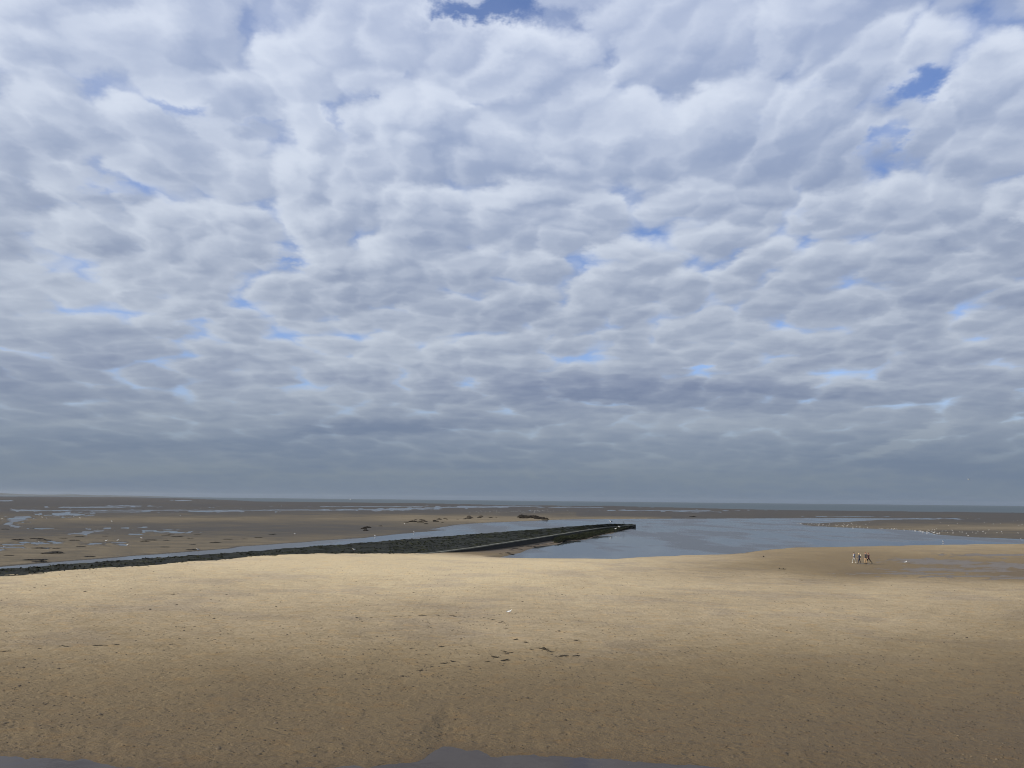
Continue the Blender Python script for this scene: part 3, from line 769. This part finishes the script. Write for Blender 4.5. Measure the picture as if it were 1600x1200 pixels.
# scraps of weed on the dry sand in front
scrap_me = [clump_mesh('seaweed_scrap', 380 + i, 10, .16, .13, mat_black, 3, .055, 2.4) for i in range(5)]
def scrap_label(u, v):
    if v < 978 and 540 < u < 790: return 'small dark seaweed scrap in the long tide line left of the lone gull', 'weed scraps in the line left of the gull'
    if u < 200: return 'small dark seaweed scrap on the sand near the left edge', 'weed scraps near the left edge'
    if v > 1030 and u < 730: return 'dark seaweed scrap in the short line left of the central clumps', 'weed scraps left of the central clumps'
    if 755 < u < 800 and v > 1010: return 'dark seaweed clump at the centre of the near sand below the lone gull', 'weed clumps below the gull'
    if u >= 800 and v > 1000: return 'dark seaweed scrap in the broken line right of the central clumps', 'weed scraps right of the central clumps'
    return 'single faint seaweed scrap lying apart from the weed lines', 'stray weed scraps'
SCR = [(548, 968), (558, 966), (563, 968), (580, 965.5), (618, 964), (626, 963.5), (640, 962.8), (658, 962), (664, 962.4), (684, 961.8), (706, 962), (711, 963.5), (718, 963.2), (726, 965), (732, 964), (750, 966), (756, 965.5), (763, 967), (740, 967.8), (775, 972), (781, 973), (785, 971.5), (788, 974), (770, 969),
       (693, 1037), (700, 1036.2), (708, 1034.2), (656, 1048), (675, 1042), (787, 1018), (790, 1021), (776, 1027.5), (790, 1032), (786, 1033), (762, 1034), (797, 1020.5), (770, 1026), (848, 1013.5), (853, 1015), (860, 1019), (840, 1013), (830, 1015), (856, 1017), (876, 1026), (882, 1025), (900, 1025), (822, 1004),
       (92, 1010), (98, 1009.2), (104, 1010.4), (150, 1009), (158, 1008.8), (166, 1009), (182, 1008), (5, 1018), (14, 1017.6), (62, 1013.5), (270, 929), (354, 929.5), (790, 982), (794, 988), (806, 1000), (642, 1013.5), (690, 1011), (725, 1010), (735, 1008.6), (900, 1001)]
for i, (u, v) in enumerate(SCR):
    big = 1.25 if 1012 < v < 1040 and 660 < u < 910 else 1.0
    lab, grp = scrap_label(u, v)
    place('seaweed_scrap', scrap_me[i % 5], u, v, lab, 'seaweed', grp, big * random.uniform(.35, .75), rz=random.uniform(-.5, .5))

# worm casts, shells and kicked-up clods all over the near sand
n = 9000
cy_ = CAM_H * F / g_.uniform(115, 430, n); cx_ = cy_ * g_.uniform(-.72, .72, n)
keep = fbm(cx_ / 6, cy_ / 8, 261, 3) + g_.uniform(-.45, .45, n) > 0.0
cx_, cy_ = cx_[keep], cy_[keep]
czs = zat(cx_, cy_); keep = czs > FORE_Z + .02; cx_, cy_, czs = cx_[keep], cy_[keep], czs[keep]
m = len(cx_); r_ = g_.uniform(.025, .06, m) * (1 + .6 * (g_.uniform(0, 1, m) > .93)); ph = g_.uniform(0, 6.28, m)
V = [np.stack([cx_ + r_ * 1.5 * np.cos(ph + k_ * 1.0472), cy_ + r_ * np.sin(ph + k_ * 1.0472), czs - .03], -1) for k_ in range(6)]
top = r_ * g_.uniform(.25, .7, m)
V += [np.stack([cx_ + r_ * .9 * np.cos(ph + .5 + k_ * 2.0944), cy_ + r_ * .6 * np.sin(ph + .5 + k_ * 2.0944), czs + top * g_.uniform(.6, 1, m)], -1) for k_ in range(3)]
V = np.stack(V, 1).reshape(-1, 3); i9 = np.arange(m)[:, None] * 9
tri = [(0, 1, 6), (1, 2, 7), (1, 7, 6), (2, 3, 7), (3, 4, 8), (3, 8, 7), (4, 5, 8), (5, 0, 6), (5, 6, 8), (6, 7, 8)]
Fc = np.concatenate([i9 + np.array([t_]) for t_ in tri])
mat_cast, b = material('wet_sand_clods')
setin(b, 'Base Color', ramp(noise(position(), .6, 4, .6), [(.35, (.045, .032, .019)), (.6, (.075, .055, .033)), (.75, (.11, .084, .052))])); b.inputs['Roughness'].default_value = .9
o = mesh_obj('worm_casts', V, Fc.tolist(), mat_cast)
tag(o, 'worm casts and small clods scattered over the near sand', kind='stuff')

# ================================================================== birds
white = plain('white_plumage', (.62, .62, .61), .7, .05)
grey = plain('grey_plumage', (.36, .38, .41), .7, .1)
black = plain('black_plumage', (.018, .018, .02), .6, .2)
pink = plain('pink_leg', (.36, .20, .16), .6, .1)
yellow = plain('yellow_bill', (.60, .36, .05), .5, .1)
def tube(path, radii, seg=8):
    """rings of given (ry, rz) radii round a path in the xz plane"""
    V, Fc = [], []
    for (x, y, z), r in zip(path, radii):
        ry, rz = (r, r) if np.isscalar(r) else r
        for k in range(seg):
            a = 2 * math.pi * k / seg
            V.append((x, y + ry * math.cos(a), z + rz * math.sin(a)))
    n_ = len(path)
    for i in range(n_ - 1):
        for k in range(seg):
            Fc.append((i * seg + k, i * seg + (k + 1) % seg, (i + 1) * seg + (k + 1) % seg, (i + 1) * seg + k))
    Fc += [tuple(range(seg))[::-1], tuple((n_ - 1) * seg + k for k in range(seg))]
    return V, Fc
def vtube(path, r, seg=6):
    V, Fc = [], []
    P_ = [Vector(p_) for p_ in path]
    for i, p_ in enumerate(P_):
        d = (P_[min(i + 1, len(P_) - 1)] - P_[max(i - 1, 0)]).normalized()
        a = d.orthogonal().normalized(); b_ = d.cross(a)
        rr = r if np.isscalar(r) else r[i]
        for k in range(seg):
            t_ = 2 * math.pi * k / seg
            V.append(tuple(p_ + a * rr * math.cos(t_) + b_ * rr * math.sin(t_)))
    for i in range(len(P_) - 1):
        for k in range(seg):
            Fc.append((i * seg + k, i * seg + (k + 1) % seg, (i + 1) * seg + (k + 1) % seg, (i + 1) * seg + k))
    Fc += [tuple(range(seg))[::-1], tuple((len(P_) - 1) * seg + k for k in range(seg))]
    return V, Fc
class Build:
    def __init__(s): s.V, s.F, s.M = [], [], []
    def add(s, VF, m):
        V, Fc = VF; o_ = len(s.V)
        s.V += list(V); s.F += [tuple(i + o_ for i in f) for f in Fc]; s.M += [m] * len(Fc)
    def mesh(s, name, mats):
        me = bpy.data.meshes.new(name)
        me.from_pydata(s.V, [], s.F)
        for m_ in mats: me.materials.append(m_)
        me.polygons.foreach_set('material_index', np.array(s.M, np.int32))
        me.polygons.foreach_set('use_smooth', np.ones(len(s.F), bool)); me.update()
        return me
def gull_mesh(name, back, fold=True, dark=False):
    """standing gull, 0.38 m long, looking along -x"""
    B = Build()
    B.add(tube([(.20, 0, .165), (.14, 0, .175), (.06, 0, .18), (-.02, 0, .185), (-.08, 0, .205), (-.115, 0, .245), (-.13, 0, .28), (-.15, 0, .305), (-.175, 0, .305), (-.192, 0, .298)],
               [.012, (.04, .03), (.066, .058), (.072, .068), (.062, .062), (.038, .042), (.034, .034), (.036, .036), (.026, .026), .010]), 0)
    B.add(tube([(-.188, 0, .298), (-.215, 0, .294), (-.232, 0, .286)], [.010, .008, .002], 6), 3)
    if fold:
        for s_ in (-1, 1):          # folded wings
            B.add(([(-.08, s_ * .058, .235), (-.02, s_ * .078, .195), (.10, s_ * .066, .165), (.27, s_ * .018, .178), (.16, s_ * .02, .212), (.02, s_ * .03, .256)],
                   [(0, 1, 2, 5), (2, 3, 4, 5)]), 1)
            B.add(([(.17, s_ * .046, .186), (.27, s_ * .018, .178), (.20, s_ * .01, .205)], [(0, 1, 2)]), 2)
            B.add(vtube([(0, s_ * .025, .13), (.008, s_ * .025, .06), (0, s_ * .025, 0)], .006, 5), 4)
            B.add(([(0, s_ * .025, .008), (-.045, s_ * .045, .002), (-.045, s_ * .005, .002)], [(0, 1, 2)]), 4)
    if dark:      # black mantle reaching well down the flanks
        B.M = [1 if m_ == 0 and np.mean([B.V[i][0] for i in f]) > -.05 and np.mean([B.V[i][2] for i in f]) > .15 else m_ for f, m_ in zip(B.F, B.M)]
    return B.mesh(name, [white, back, black, yellow, pink])
def spread_gull_mesh():
    B = Build()
    me = gull_mesh('tmp', grey, False)
    B.V = [tuple(v.co) for v in me.vertices]; B.F = [tuple(p_.vertices) for p_ in me.polygons]; B.M = [p_.material_index for p_ in me.polygons]
    bpy.data.meshes.remove(me)
    for s_ in (-1, 1):
        B.add(([(-.06, s_ * .05, .22), (.08, s_ * .05, .21), (-.10, s_ * .24, .32), (.06, s_ * .25, .31), (-.02, s_ * .48, .27), (.05, s_ * .44, .27)], [(0, 1, 3, 2), (2, 3, 5, 4)]), 1)
    return B.mesh('flying_gull', [white, grey, black, yellow, pink])
gull_me = gull_mesh('gull', grey)
def bird(name, me, u, v, label, group=None, scale=1.0, rz=None, dz=0.0, loc=None):
    o = bpy.data.objects.new(name, me)
    if loc is None:
        p_ = on_ground(u, v)[0]; loc = (p_[0], p_[1], max(p_[2], -.03) + dz)
    o.location = loc
    o.rotation_euler = (0, 0, random.choice([0, 0, math.pi]) + random.uniform(-.6, .6) if rz is None else rz)
    o.scale = (scale,) * 3
    col.objects.link(o)
    return tag(o, label, 'bird' if 'cormorant' in name else 'gull', group)
bird('gull', gull_me, 796, 960.2, 'white gull standing alone in the middle of the near sand', scale=1.05, rz=math.pi - .2)
for u, v in [(3, 812), (66, 809.4), (73, 810.8), (125, 810.6), (174.5, 815.8), (282, 807), (61, 806), (115, 808.5)]:
    bird('gull', gull_me, u, v, 'tiny white gull far out on the left flats below the long bright pool', 'gulls far out on the left flats', 1.7)
for u, v, l in [(62, 849.4, 'gull at the edge of a puddle on the left flats'), (7, 857, 'gull standing in the puddle at the far left edge'), (166, 846.8, 'gull on brown mud between two puddles'), (184, 846, 'gull standing behind the small double puddle'),
                (199, 853.6, 'bright white gull beside the small double puddle'), (221, 842.4, 'faint gull near a dark weed patch on the flats'), (309, 860.6, 'white gull on the near shore of the narrow channel'),
                (460.5, 835.6, 'gull standing on the brown bank above the channel'), (632, 819.5, 'gull on pale sand just below the strewn rocks'), (647, 833, 'white gull wading at the channel edge below the rocks'), (586, 839, 'gull at the water edge left of the wading gull'), (1474, 850, 'lone gull on the near shore of the pool behind the walkers'), (1415, 881, 'pale gull on the wet sand just right of the walkers')]:
    bird('gull', gull_me, u, v, 'white ' + l if not l.startswith(('white', 'bright', 'faint', 'pale', 'lone')) else l, None, 1.35)
L1 = 'white gull among the flock along the sand spit right of the pool'
flock = [(1244, 818), (1247, 818.6), (1252, 819.5), (1258, 820), (1264, 821), (1267, 821.2), (1269, 821), (1272, 820.2), (1279, 822), (1280, 821), (1287, 820.4), (1291, 822.4), (1292, 822.7), (1296, 820.5), (1306, 821.2), (1316, 822), (1320, 820.2), (1324, 822.4), (1330, 818.7), (1331, 818.2), (1345, 823), (1332, 825), (1353, 820), (1359, 817)]
g2 = np.random.default_rng(9)
for _ in range(34):
    u = g2.uniform(1250, 1345); flock.append((u, 818.3 + (np.interp(u, [1245, 1300, 1350], [819, 823.2, 825.2]) - 818.3) * g2.uniform(.15, 1.05)))
for u in np.r_[g2.uniform(1345, 1430, 18)]: flock.append((u, np.interp(u, [1345, 1400, 1430], [825.4, 827.4, 829]) + g2.uniform(-.8, .5)))
for u, v in flock: bird('gull', gull_me, u, v, L1, 'gulls along the sand spit', .95)
L2 = 'white gull of the dense flock standing in shallow water off the spit'
for _ in range(40):
    u = g2.normal(1448, 13); v = 829.5 + g2.uniform(-1, 5.5) * (.4 + .6 * (u > 1440)); bird('gull', gull_me, u, v, L2, 'dense flock in the shallows', .95)
L3 = 'white gull scattered over the dark mud at the right edge'
for u, v in [(1457, 828.5), (1463, 827.4), (1472, 831), (1478, 830.6), (1488, 829.4), (1490, 832.5), (1489, 834), (1500, 832.2), (1503.5, 832.4), (1510, 834.3), (1513, 838), (1520, 832.5), (1525, 834.2), (1536, 831.3), (1540, 834), (1565, 831.4), (1566, 834), (1558, 833), (1591, 833.8), (1595, 843), (1481, 833), (1528, 831), (1545, 829), (1482, 821.5), (1496, 818.7), (1552, 819.3), (1563, 818.7), (1592, 821.5), (1597, 820), (1467, 811.8), (1500, 812), (1512, 811), (1525, 811.8), (1584, 814.5), (1590, 814.3), (1433, 811.2), (1538, 817), (1470, 817)]:
    bird('gull', gull_me, u, v, L3, 'gulls scattered on the mud at the right', 1.1)
L4 = 'speck of a gull in the far flock on mud behind the rock reef'
for _ in range(46):
    u = g2.choice([g2.normal(828, 14), g2.uniform(735, 890)]); v = 798.6 + g2.uniform(-1.6, 3.0); bird('gull', gull_me, u, v, L4, 'far flock behind the rock reef', 1.5)
for u, v in [(745, 800), (748, 801), (759, 800.6), (752, 799.5), (799, 799.6), (808, 799.8), (734, 802)]:
    bird('gull', gull_me, u, v, L4, 'far flock behind the rock reef', 1.5)
# birds on the jetty
def jetty_pt(u, v, z): a_ = ground(u, v, z); return (a_[0], a_[1], z)
bb = gull_mesh('black_backed_gull', black, dark=True)
bird('black_backed_gull', bb, 0, 0, 'big black and white gull standing on the crest of the jetty', scale=2.5, rz=.1, loc=jetty_pt(954.5, 817.0, CREST_Z + .02))
B = Build()
B.add(tube([(.17, 0, .10), (.10, 0, .17), (.05, 0, .26), (0, 0, .37), (-.03, 0, .47), (-.03, 0, .56), (-.045, 0, .62), (-.085, 0, .645), (-.12, 0, .645)], [.012, (.05, .04), (.085, .07), (.085, .075), (.055, .055), (.034, .034), (.034, .034), (.03, .03), .012]), 2)
B.add(tube([(-.115, 0, .645), (-.16, 0, .642), (-.185, 0, .632)], [.012, .009, .003], 6), 3)
for s_ in (-1, 1):
    B.add(([(-.03, s_ * .07, .46), (.03, s_ * .10, .36), (.10, s_ * .08, .20), (.19, s_ * .03, .10), (.14, s_ * .02, .25), (.05, s_ * .03, .44)], [(0, 1, 2, 5), (2, 3, 4, 5)]), 2)
    B.add(vtube([(.04, s_ * .04, .2), (.02, s_ * .04, .08), (.01, s_ * .04, 0)], .012, 5), 2)
    B.add(([(.01, s_ * .04, .008), (-.07, s_ * .07, .002), (-.07, s_ * .01, .002)], [(0, 1, 2)]), 2)
bird('cormorant', B.mesh('cormorant', [white, grey, black, yellow, pink]), 0, 0, 'black cormorant standing upright at the head of the jetty', scale=1.6, rz=0.2, loc=jetty_pt(974.5, 819.2, KERB_Z + .52))
bird('gull', gull_me, 0, 0, 'white gull on the rubble below the jetty kerb, upper of two', scale=2.1, rz=.1, loc=jetty_pt(967.5, 825.0, .85))
bird('gull', gull_me, 0, 0, 'white gull on the rubble below the jetty kerb, lower of two', scale=1.8, rz=2.9, loc=jetty_pt(962, 827.8, .75))
bird('gull', gull_me, 0, 0, 'pale bird standing on the weedy slope near the landward end', scale=1.2, rz=.4, loc=jetty_pt(553, 860.8, 1.75))
fd = ray(1513.5, 751) ; fd = fd / fd[1] * 130
bird('flying_gull', spread_gull_mesh(), 0, 0, 'gull flying low over the sea at the right', scale=1.0, rz=.5, loc=(fd[0], fd[1], CAM_H + fd[2]))

# ================================================================== people
skin = plain('skin', (.52, .33, .25), .6, .06)
def person(u, v, label, height, jacket, trousers, shoes, hair_c, pose, facing, extras=()):
    """pose: dict of joints in metres for a 1.75 m figure looking along -x"""
    J = dict(pelvis=(0, 0, .95), belly=(0, 0, 1.10), chest=(-.01, 0, 1.32), neck=(-.015, 0, 1.48), skull=(-.03, 0, 1.58), crown=(-.03, 0, 1.70))
    J.update(pose)
    chains = [['pelvis', 'belly', 'chest', 'neck', 'skull', 'crown']]
    rad = dict(pelvis=(.15, .115), belly=(.135, .11), chest=(.165, .125), neck=(.055, .055), skull=(.085, .095), crown=(.07, .08))
    for s_, sy in (('l', 1), ('r', -1)):
        J['hip' + s_] = (0, sy * .095, .90); J['sho' + s_] = (-.005, sy * .19, 1.42)
        chains += [['pelvis', 'hip' + s_, 'kne' + s_, 'ank' + s_, 'toe' + s_], ['chest', 'sho' + s_, 'elb' + s_, 'wri' + s_, 'han' + s_]]
        rad.update({'hip' + s_: (.10, .10), 'kne' + s_: (.065, .065), 'ank' + s_: (.045, .045), 'toe' + s_: (.038, .03), 'sho' + s_: (.075, .075), 'elb' + s_: (.05, .05), 'wri' + s_: (.036, .036), 'han' + s_: (.038, .022)})
        w_ = Vector(J['wri' + s_]); e_ = Vector(J['elb' + s_]); d = (w_ - e_).normalized()
        J['han' + s_] = tuple(w_ + d * .085)
    names = list(dict.fromkeys(n_ for c in chains for n_ in c)); idx = {n_: i for i, n_ in enumerate(names)}
    edges = []
    for c in chains:
        for a, b_ in zip(c, c[1:]):
            if (idx[a], idx[b_]) not in edges: edges.append((idx[a], idx[b_]))
    me = bpy.data.meshes.new('skeleton'); me.from_pydata([J[n_] for n_ in names], edges, [])
    o = bpy.data.objects.new('person', me); col.objects.link(o)
    sk = o.modifiers.new('skin', 'SKIN'); sk.use_smooth_shade = True; sk.branch_smoothing = 0.4
    sv = me.skin_vertices[0].data
    for i, n_ in enumerate(names):
        sv[i].radius = rad[n_]; sv[i].use_root = (n_ == 'pelvis')
    ss = o.modifiers.new('sub', 'SUBSURF'); ss.levels = 2; ss.render_levels = 2
    dg = bpy.context.evaluated_depsgraph_get()
    body = bpy.data.meshes.new_from_object(o.evaluated_get(dg))
    bpy.data.objects.remove(o); bpy.data.meshes.remove(me)
    B = Build()
    B.V = [tuple(v_.co) for v_ in body.vertices]; B.F = [tuple(p_.vertices) for p_ in body.polygons]
    wr = [Vector(J['wril']), Vector(J['wrir'])]; ha = [Vector(J['hanl']), Vector(J['hanr'])]
    for p_ in body.polygons:
        c = p_.center
        ishand = any((c - h).dot((h - w_).normalized()) > -.09 and (c - h).length < .14 for h, w_ in zip(ha, wr))
        if ishand: m_ = 0
        elif c.z > 1.475: m_ = 0
        elif c.z > .86 or abs(c.y) > .24: m_ = 1
        elif min((c - Vector(J['toel'])).length, (c - Vector(J['toer'])).length, (c - Vector(J['ankl'])).length * 1.3, (c - Vector(J['ankr'])).length * 1.3) < .13: m_ = 3
        else: m_ = 2
        B.M.append(m_)
    bpy.data.meshes.remove(body)
    for h, w_, sy in zip(ha, wr, (1, -1)):         # fingers and thumb
        d = (h - w_).normalized()
        for k, ln in enumerate((.06, .072, .068, .052)):
            st = h + Vector((.024 - .016 * k, 0, 0)); mid = st + d * ln * .55; en = mid + (d + Vector((0, -sy * .6, 0))).normalized() * ln * .5
            B.add(vtube([tuple(st), tuple(mid), tuple(en)], [.009, .008, .006], 5), 0)
        st = w_ + d * .03 + Vector((-.028, 0, 0)); mid = st + (d + Vector((-.8, 0, 0))).normalized() * .035
        B.add(vtube([tuple(st), tuple(mid), tuple(mid + d * .03)], [.011, .010, .007], 5), 0)
    hx, hy, hz = J['skull']
    B.add(vtube([(hx - .08, 0, hz + .035), (hx - .118, 0, hz), (hx - .09, 0, hz - .012)], [.008, .016, .010], 5), 0)    # nose
    for sy in (-1, 1):
        B.add(vtube([(hx + .01, sy * .082, hz + .03), (hx + .02, sy * .094, hz + .005), (hx + .01, sy * .084, hz - .03)], [.008, .014, .008], 5), 0)
        B.add(tube([(hx - .086, sy * .034, hz + .035), (hx - .098, sy * .034, hz + .035)], [.013, .006], 6), 3)
    B.add(tube([(hx - .082, 0, hz - .05), (hx - .10, 0, hz - .05)], [(.028, .009), (.018, .005)], 6), 4)
    root = empty('person', facing and (0, 0, 0), 0)
    lip = plain('lip', (.40, .18, .16), .6)
    bo = bpy.data.objects.new('body', B.mesh('body', [skin, jacket, trousers, shoes, lip])); col.objects.link(bo); bo.parent = root
    # hair: a cap over the skull
    V, Fc = [], []
    for i in range(7):
        th = math.pi * .60 * i / 6
        for k in range(12):
            ph_ = 2 * math.pi * k / 12
            low_ = 1.0 + (0.25 if math.cos(ph_) > .1 else -.12) * (i / 6)
            V.append((hx + .012 + .106 * math.sin(th) * math.cos(ph_), .098 * math.sin(th) * math.sin(ph_), hz + .03 + .118 * math.cos(th * low_)))
    for i in range(6):
        for k in range(12): Fc.append((i * 12 + k, i * 12 + (k + 1) % 12, (i + 1) * 12 + (k + 1) % 12, (i + 1) * 12 + k))
    mesh_obj('hair', V, Fc, hair_c, root)
    for nm, VF, mt in extras: mesh_obj(nm, VF[0], VF[1], mt, root)
    p_ = on_ground(u, v)[0]
    root.location = (p_[0], p_[1], p_[2]); root.rotation_euler = (0, 0, facing); root.scale = (height / 1.75,) * 3
    return tag(root, label, 'person', 'people walking on the sand')
def walk(fl, fr_, bend_l=0, bend_r=0, arm=.18):
    """fl, fr_: how far the feet are ahead (+) or behind (-)"""
    P_ = {}
    for s_, sy, f, bd in (('l', 1, fl, bend_l), ('r', -1, fr_, bend_r)):
        P_['kne' + s_] = (-f * .55 - .05, sy * .095, .50)
        lift_ = .055 + max(0, -f) * .22 + bd
        P_['ank' + s_] = (-f, sy * .09, lift_ + .03)
        P_['toe' + s_] = (-f - .16, sy * .10, .035 if f > -.1 else .035 + bd * .5)
    for s_, sy, f in (('l', 1, -fl), ('r', -1, -fr_)):
        k_ = arm * (1 if f > 0 else -1) if abs(f) > .05 else 0
        P_['elb' + s_] = (-k_ * .5 + .03, sy * .255, 1.14)
        P_['wri' + s_] = (-k_ * 1.3 - .06, sy * .25, .92)
    return P_
def backpack(c=1.28):
    bm_v = []
    V, Fc = tube([(.12, 0, c), (.16, 0, c), (.25, 0, c - .01), (.28, 0, c - .02)], [(.10, .17), (.15, .22), (.13, .19), (.07, .11)], 10)
    return V, Fc
hair_dark = plain('dark_hair', (.035, .024, .016), .6)
hair_fair = plain('fair_hair', (.42, .32, .18), .6)
hair_red = plain('red_hair', (.17, .055, .03), .7)
cream = plain('cream_cloth', (.62, .58, .47), .8)
palec = plain('pale_cloth', (.25, .25, .24), .8)
whitec = plain('white_cloth', (.62, .62, .61), .8)
navy = plain('navy_cloth', (.020, .026, .055), .8)
blueg = plain('blue_grey_cloth', (.045, .055, .09), .8)
beige = plain('beige_cloth', (.32, .215, .12), .8)
darkc = plain('charcoal_cloth', (.018, .016, .022), .8)
maroon = plain('maroon_cloth', (.045, .014, .024), .8)
shoe = plain('dark_shoe', (.02, .018, .016), .6)
palesh = plain('pale_shoe', (.55, .53, .48), .6)
# white front of the first walker's top, worn under the open jacket
front_v, front_f = tube([(-.165, 0, 1.24), (-.15, 0, 1.26), (-.10, 0, 1.26)], [(.05, .07), (.07, .11), (.08, .12)], 10)
person(1335.2, 880.2, 'walker at the left in white trousers and open blue grey jacket over a white top', 1.70, blueg, palec, palesh, hair_dark, walk(.26, -.26, 0, .02), .15, [('shirt_front', (front_v, front_f), whitec)])
person(1343.2, 880.8, 'fair haired walker in navy clothes carrying a cream backpack, second from left', 1.62, navy, navy, shoe, hair_fair, walk(-.20, .22, .02), -.35 + math.pi * .0, [('backpack', backpack(), cream)])
person(1353.4, 881.8, 'walker in beige trousers and charcoal jacket beside the striding one', 1.80, darkc, beige, shoe, hair_red, walk(.10, -.12), .1)
person(1357.6, 881.9, 'walker at the right in maroon jacket and dark trousers, striding widely', 1.76, maroon, darkc, shoe, hair_red, walk(.34, -.52, 0, .03), .12)

# ================================================================== far things
boat = tag(empty('sailing_boat', (*(lambda d: (d[0] / d[1] * 5200, 5200))(ray(547.3, 778)), 0.0)), 'tiny white sailing boat on the horizon', 'boat')
hb, hf2 = [], []
sect = [(-4.2, .35, .9), (-2, 1.3, .75), (1, 1.5, .75), (4.2, .9, .8)]
for x_, w_, h_ in sect: hb += [(x_, -w_, h_), (x_, -w_ * .6, -.3), (x_, w_ * .6, -.3), (x_, w_, h_)]
for i in range(3):
    for k in range(4): hf2.append((i * 4 + k, i * 4 + (k + 1) % 4, i * 4 + 4 + (k + 1) % 4, i * 4 + 4 + k))
hf2 += [(3, 2, 1, 0), (12, 13, 14, 15)]
mesh_obj('hull', hb, hf2, whitec, boat, smooth_=False)
V, Fc = vtube([(0, 0, .5), (0, 0, 12.5)], .08); mesh_obj('mast', V, Fc, grey, boat)
mesh_obj('mainsail', [(.1, 0, 1.6), (4.0, .5, 1.6), (.1, 0, 12.2), (.1, .06, 1.6), (4.0, .56, 1.6), (.1, .06, 12.2)], [(0, 1, 2), (5, 4, 3), (0, 3, 4, 1), (1, 4, 5, 2), (2, 5, 3, 0)], whitec, boat, smooth_=False)
mesh_obj('jib', [(-.2, 0, 10.5), (-.3, .3, 1.3), (-4.0, 0, 1.2), (-.2, .06, 10.5), (-.3, .36, 1.3), (-4.0, .06, 1.2)], [(0, 1, 2), (5, 4, 3), (0, 3, 4, 1), (1, 4, 5, 2), (2, 5, 3, 0)], whitec, boat, smooth_=False)
# low coast across the bay
uc = np.linspace(-500, 330, 140)
hgt = 26 + 40 * np.clip(1 - (uc + 100) / 420, 0, 1) + 34 * fbm(uc / 60, uc * 0, 301, 4)
hgt *= np.interp(uc, [-500, 200, 330], [1, .6, 0.05])
rowsC = []
for k_, (dy_, hf3) in enumerate([(0, 0), (250, .45), (700, .85), (1100, 1.0), (1600, .8), (2300, -.05)]):
    a = ray(uc, np.full(len(uc), 775.0)); yy_ = 14500 + dy_
    rowsC.append(np.stack([a[:, 0] / a[:, 1] * yy_, np.full(len(uc), yy_), hgt * hf3 + (2 * fbm(uc / 9, uc * 0 + k_, 311, 3) if 0 < k_ < 5 else -.5)], -1))
mat_coast = plain('coast_land', (.038, .045, .045), .9, .4, .004)
coast = grid_obj('far_coast', np.array(rowsC)[:, :], mat_coast)
tag(coast, 'faint low coast across the bay', kind='structure')

# ================================================================== haze
mat_haze = bpy.data.materials.new('haze_air'); mat_haze.use_nodes = True
nt = mat_haze.node_tree; nt.nodes.clear()
pv = nt.nodes.new('ShaderNodeVolumePrincipled')
pv.inputs['Color'].default_value = (.86, .88, .90, 1); pv.inputs['Density'].default_value = 2.0e-5; pv.inputs['Anisotropy'].default_value = 0.7
nt.links.new(pv.outputs[0], nt.nodes.new('ShaderNodeOutputMaterial').inputs['Volume'])
hx0, hx1, hy0, hy1, hz0, hz1 = -26000, 26000, -2000, 21000, -3.0, 95.0
hzv = [(x_, y_, z_) for z_ in (hz0, hz1) for y_ in (hy0, hy1) for x_ in (hx0, hx1)]
haze = mesh_obj('haze', hzv, [(0, 2, 3, 1), (4, 5, 7, 6), (0, 1, 5, 4), (1, 3, 7, 5), (3, 2, 6, 7), (2, 0, 4, 6)], mat_haze, smooth_=False)
tag(haze, 'thin sea haze', kind='stuff')
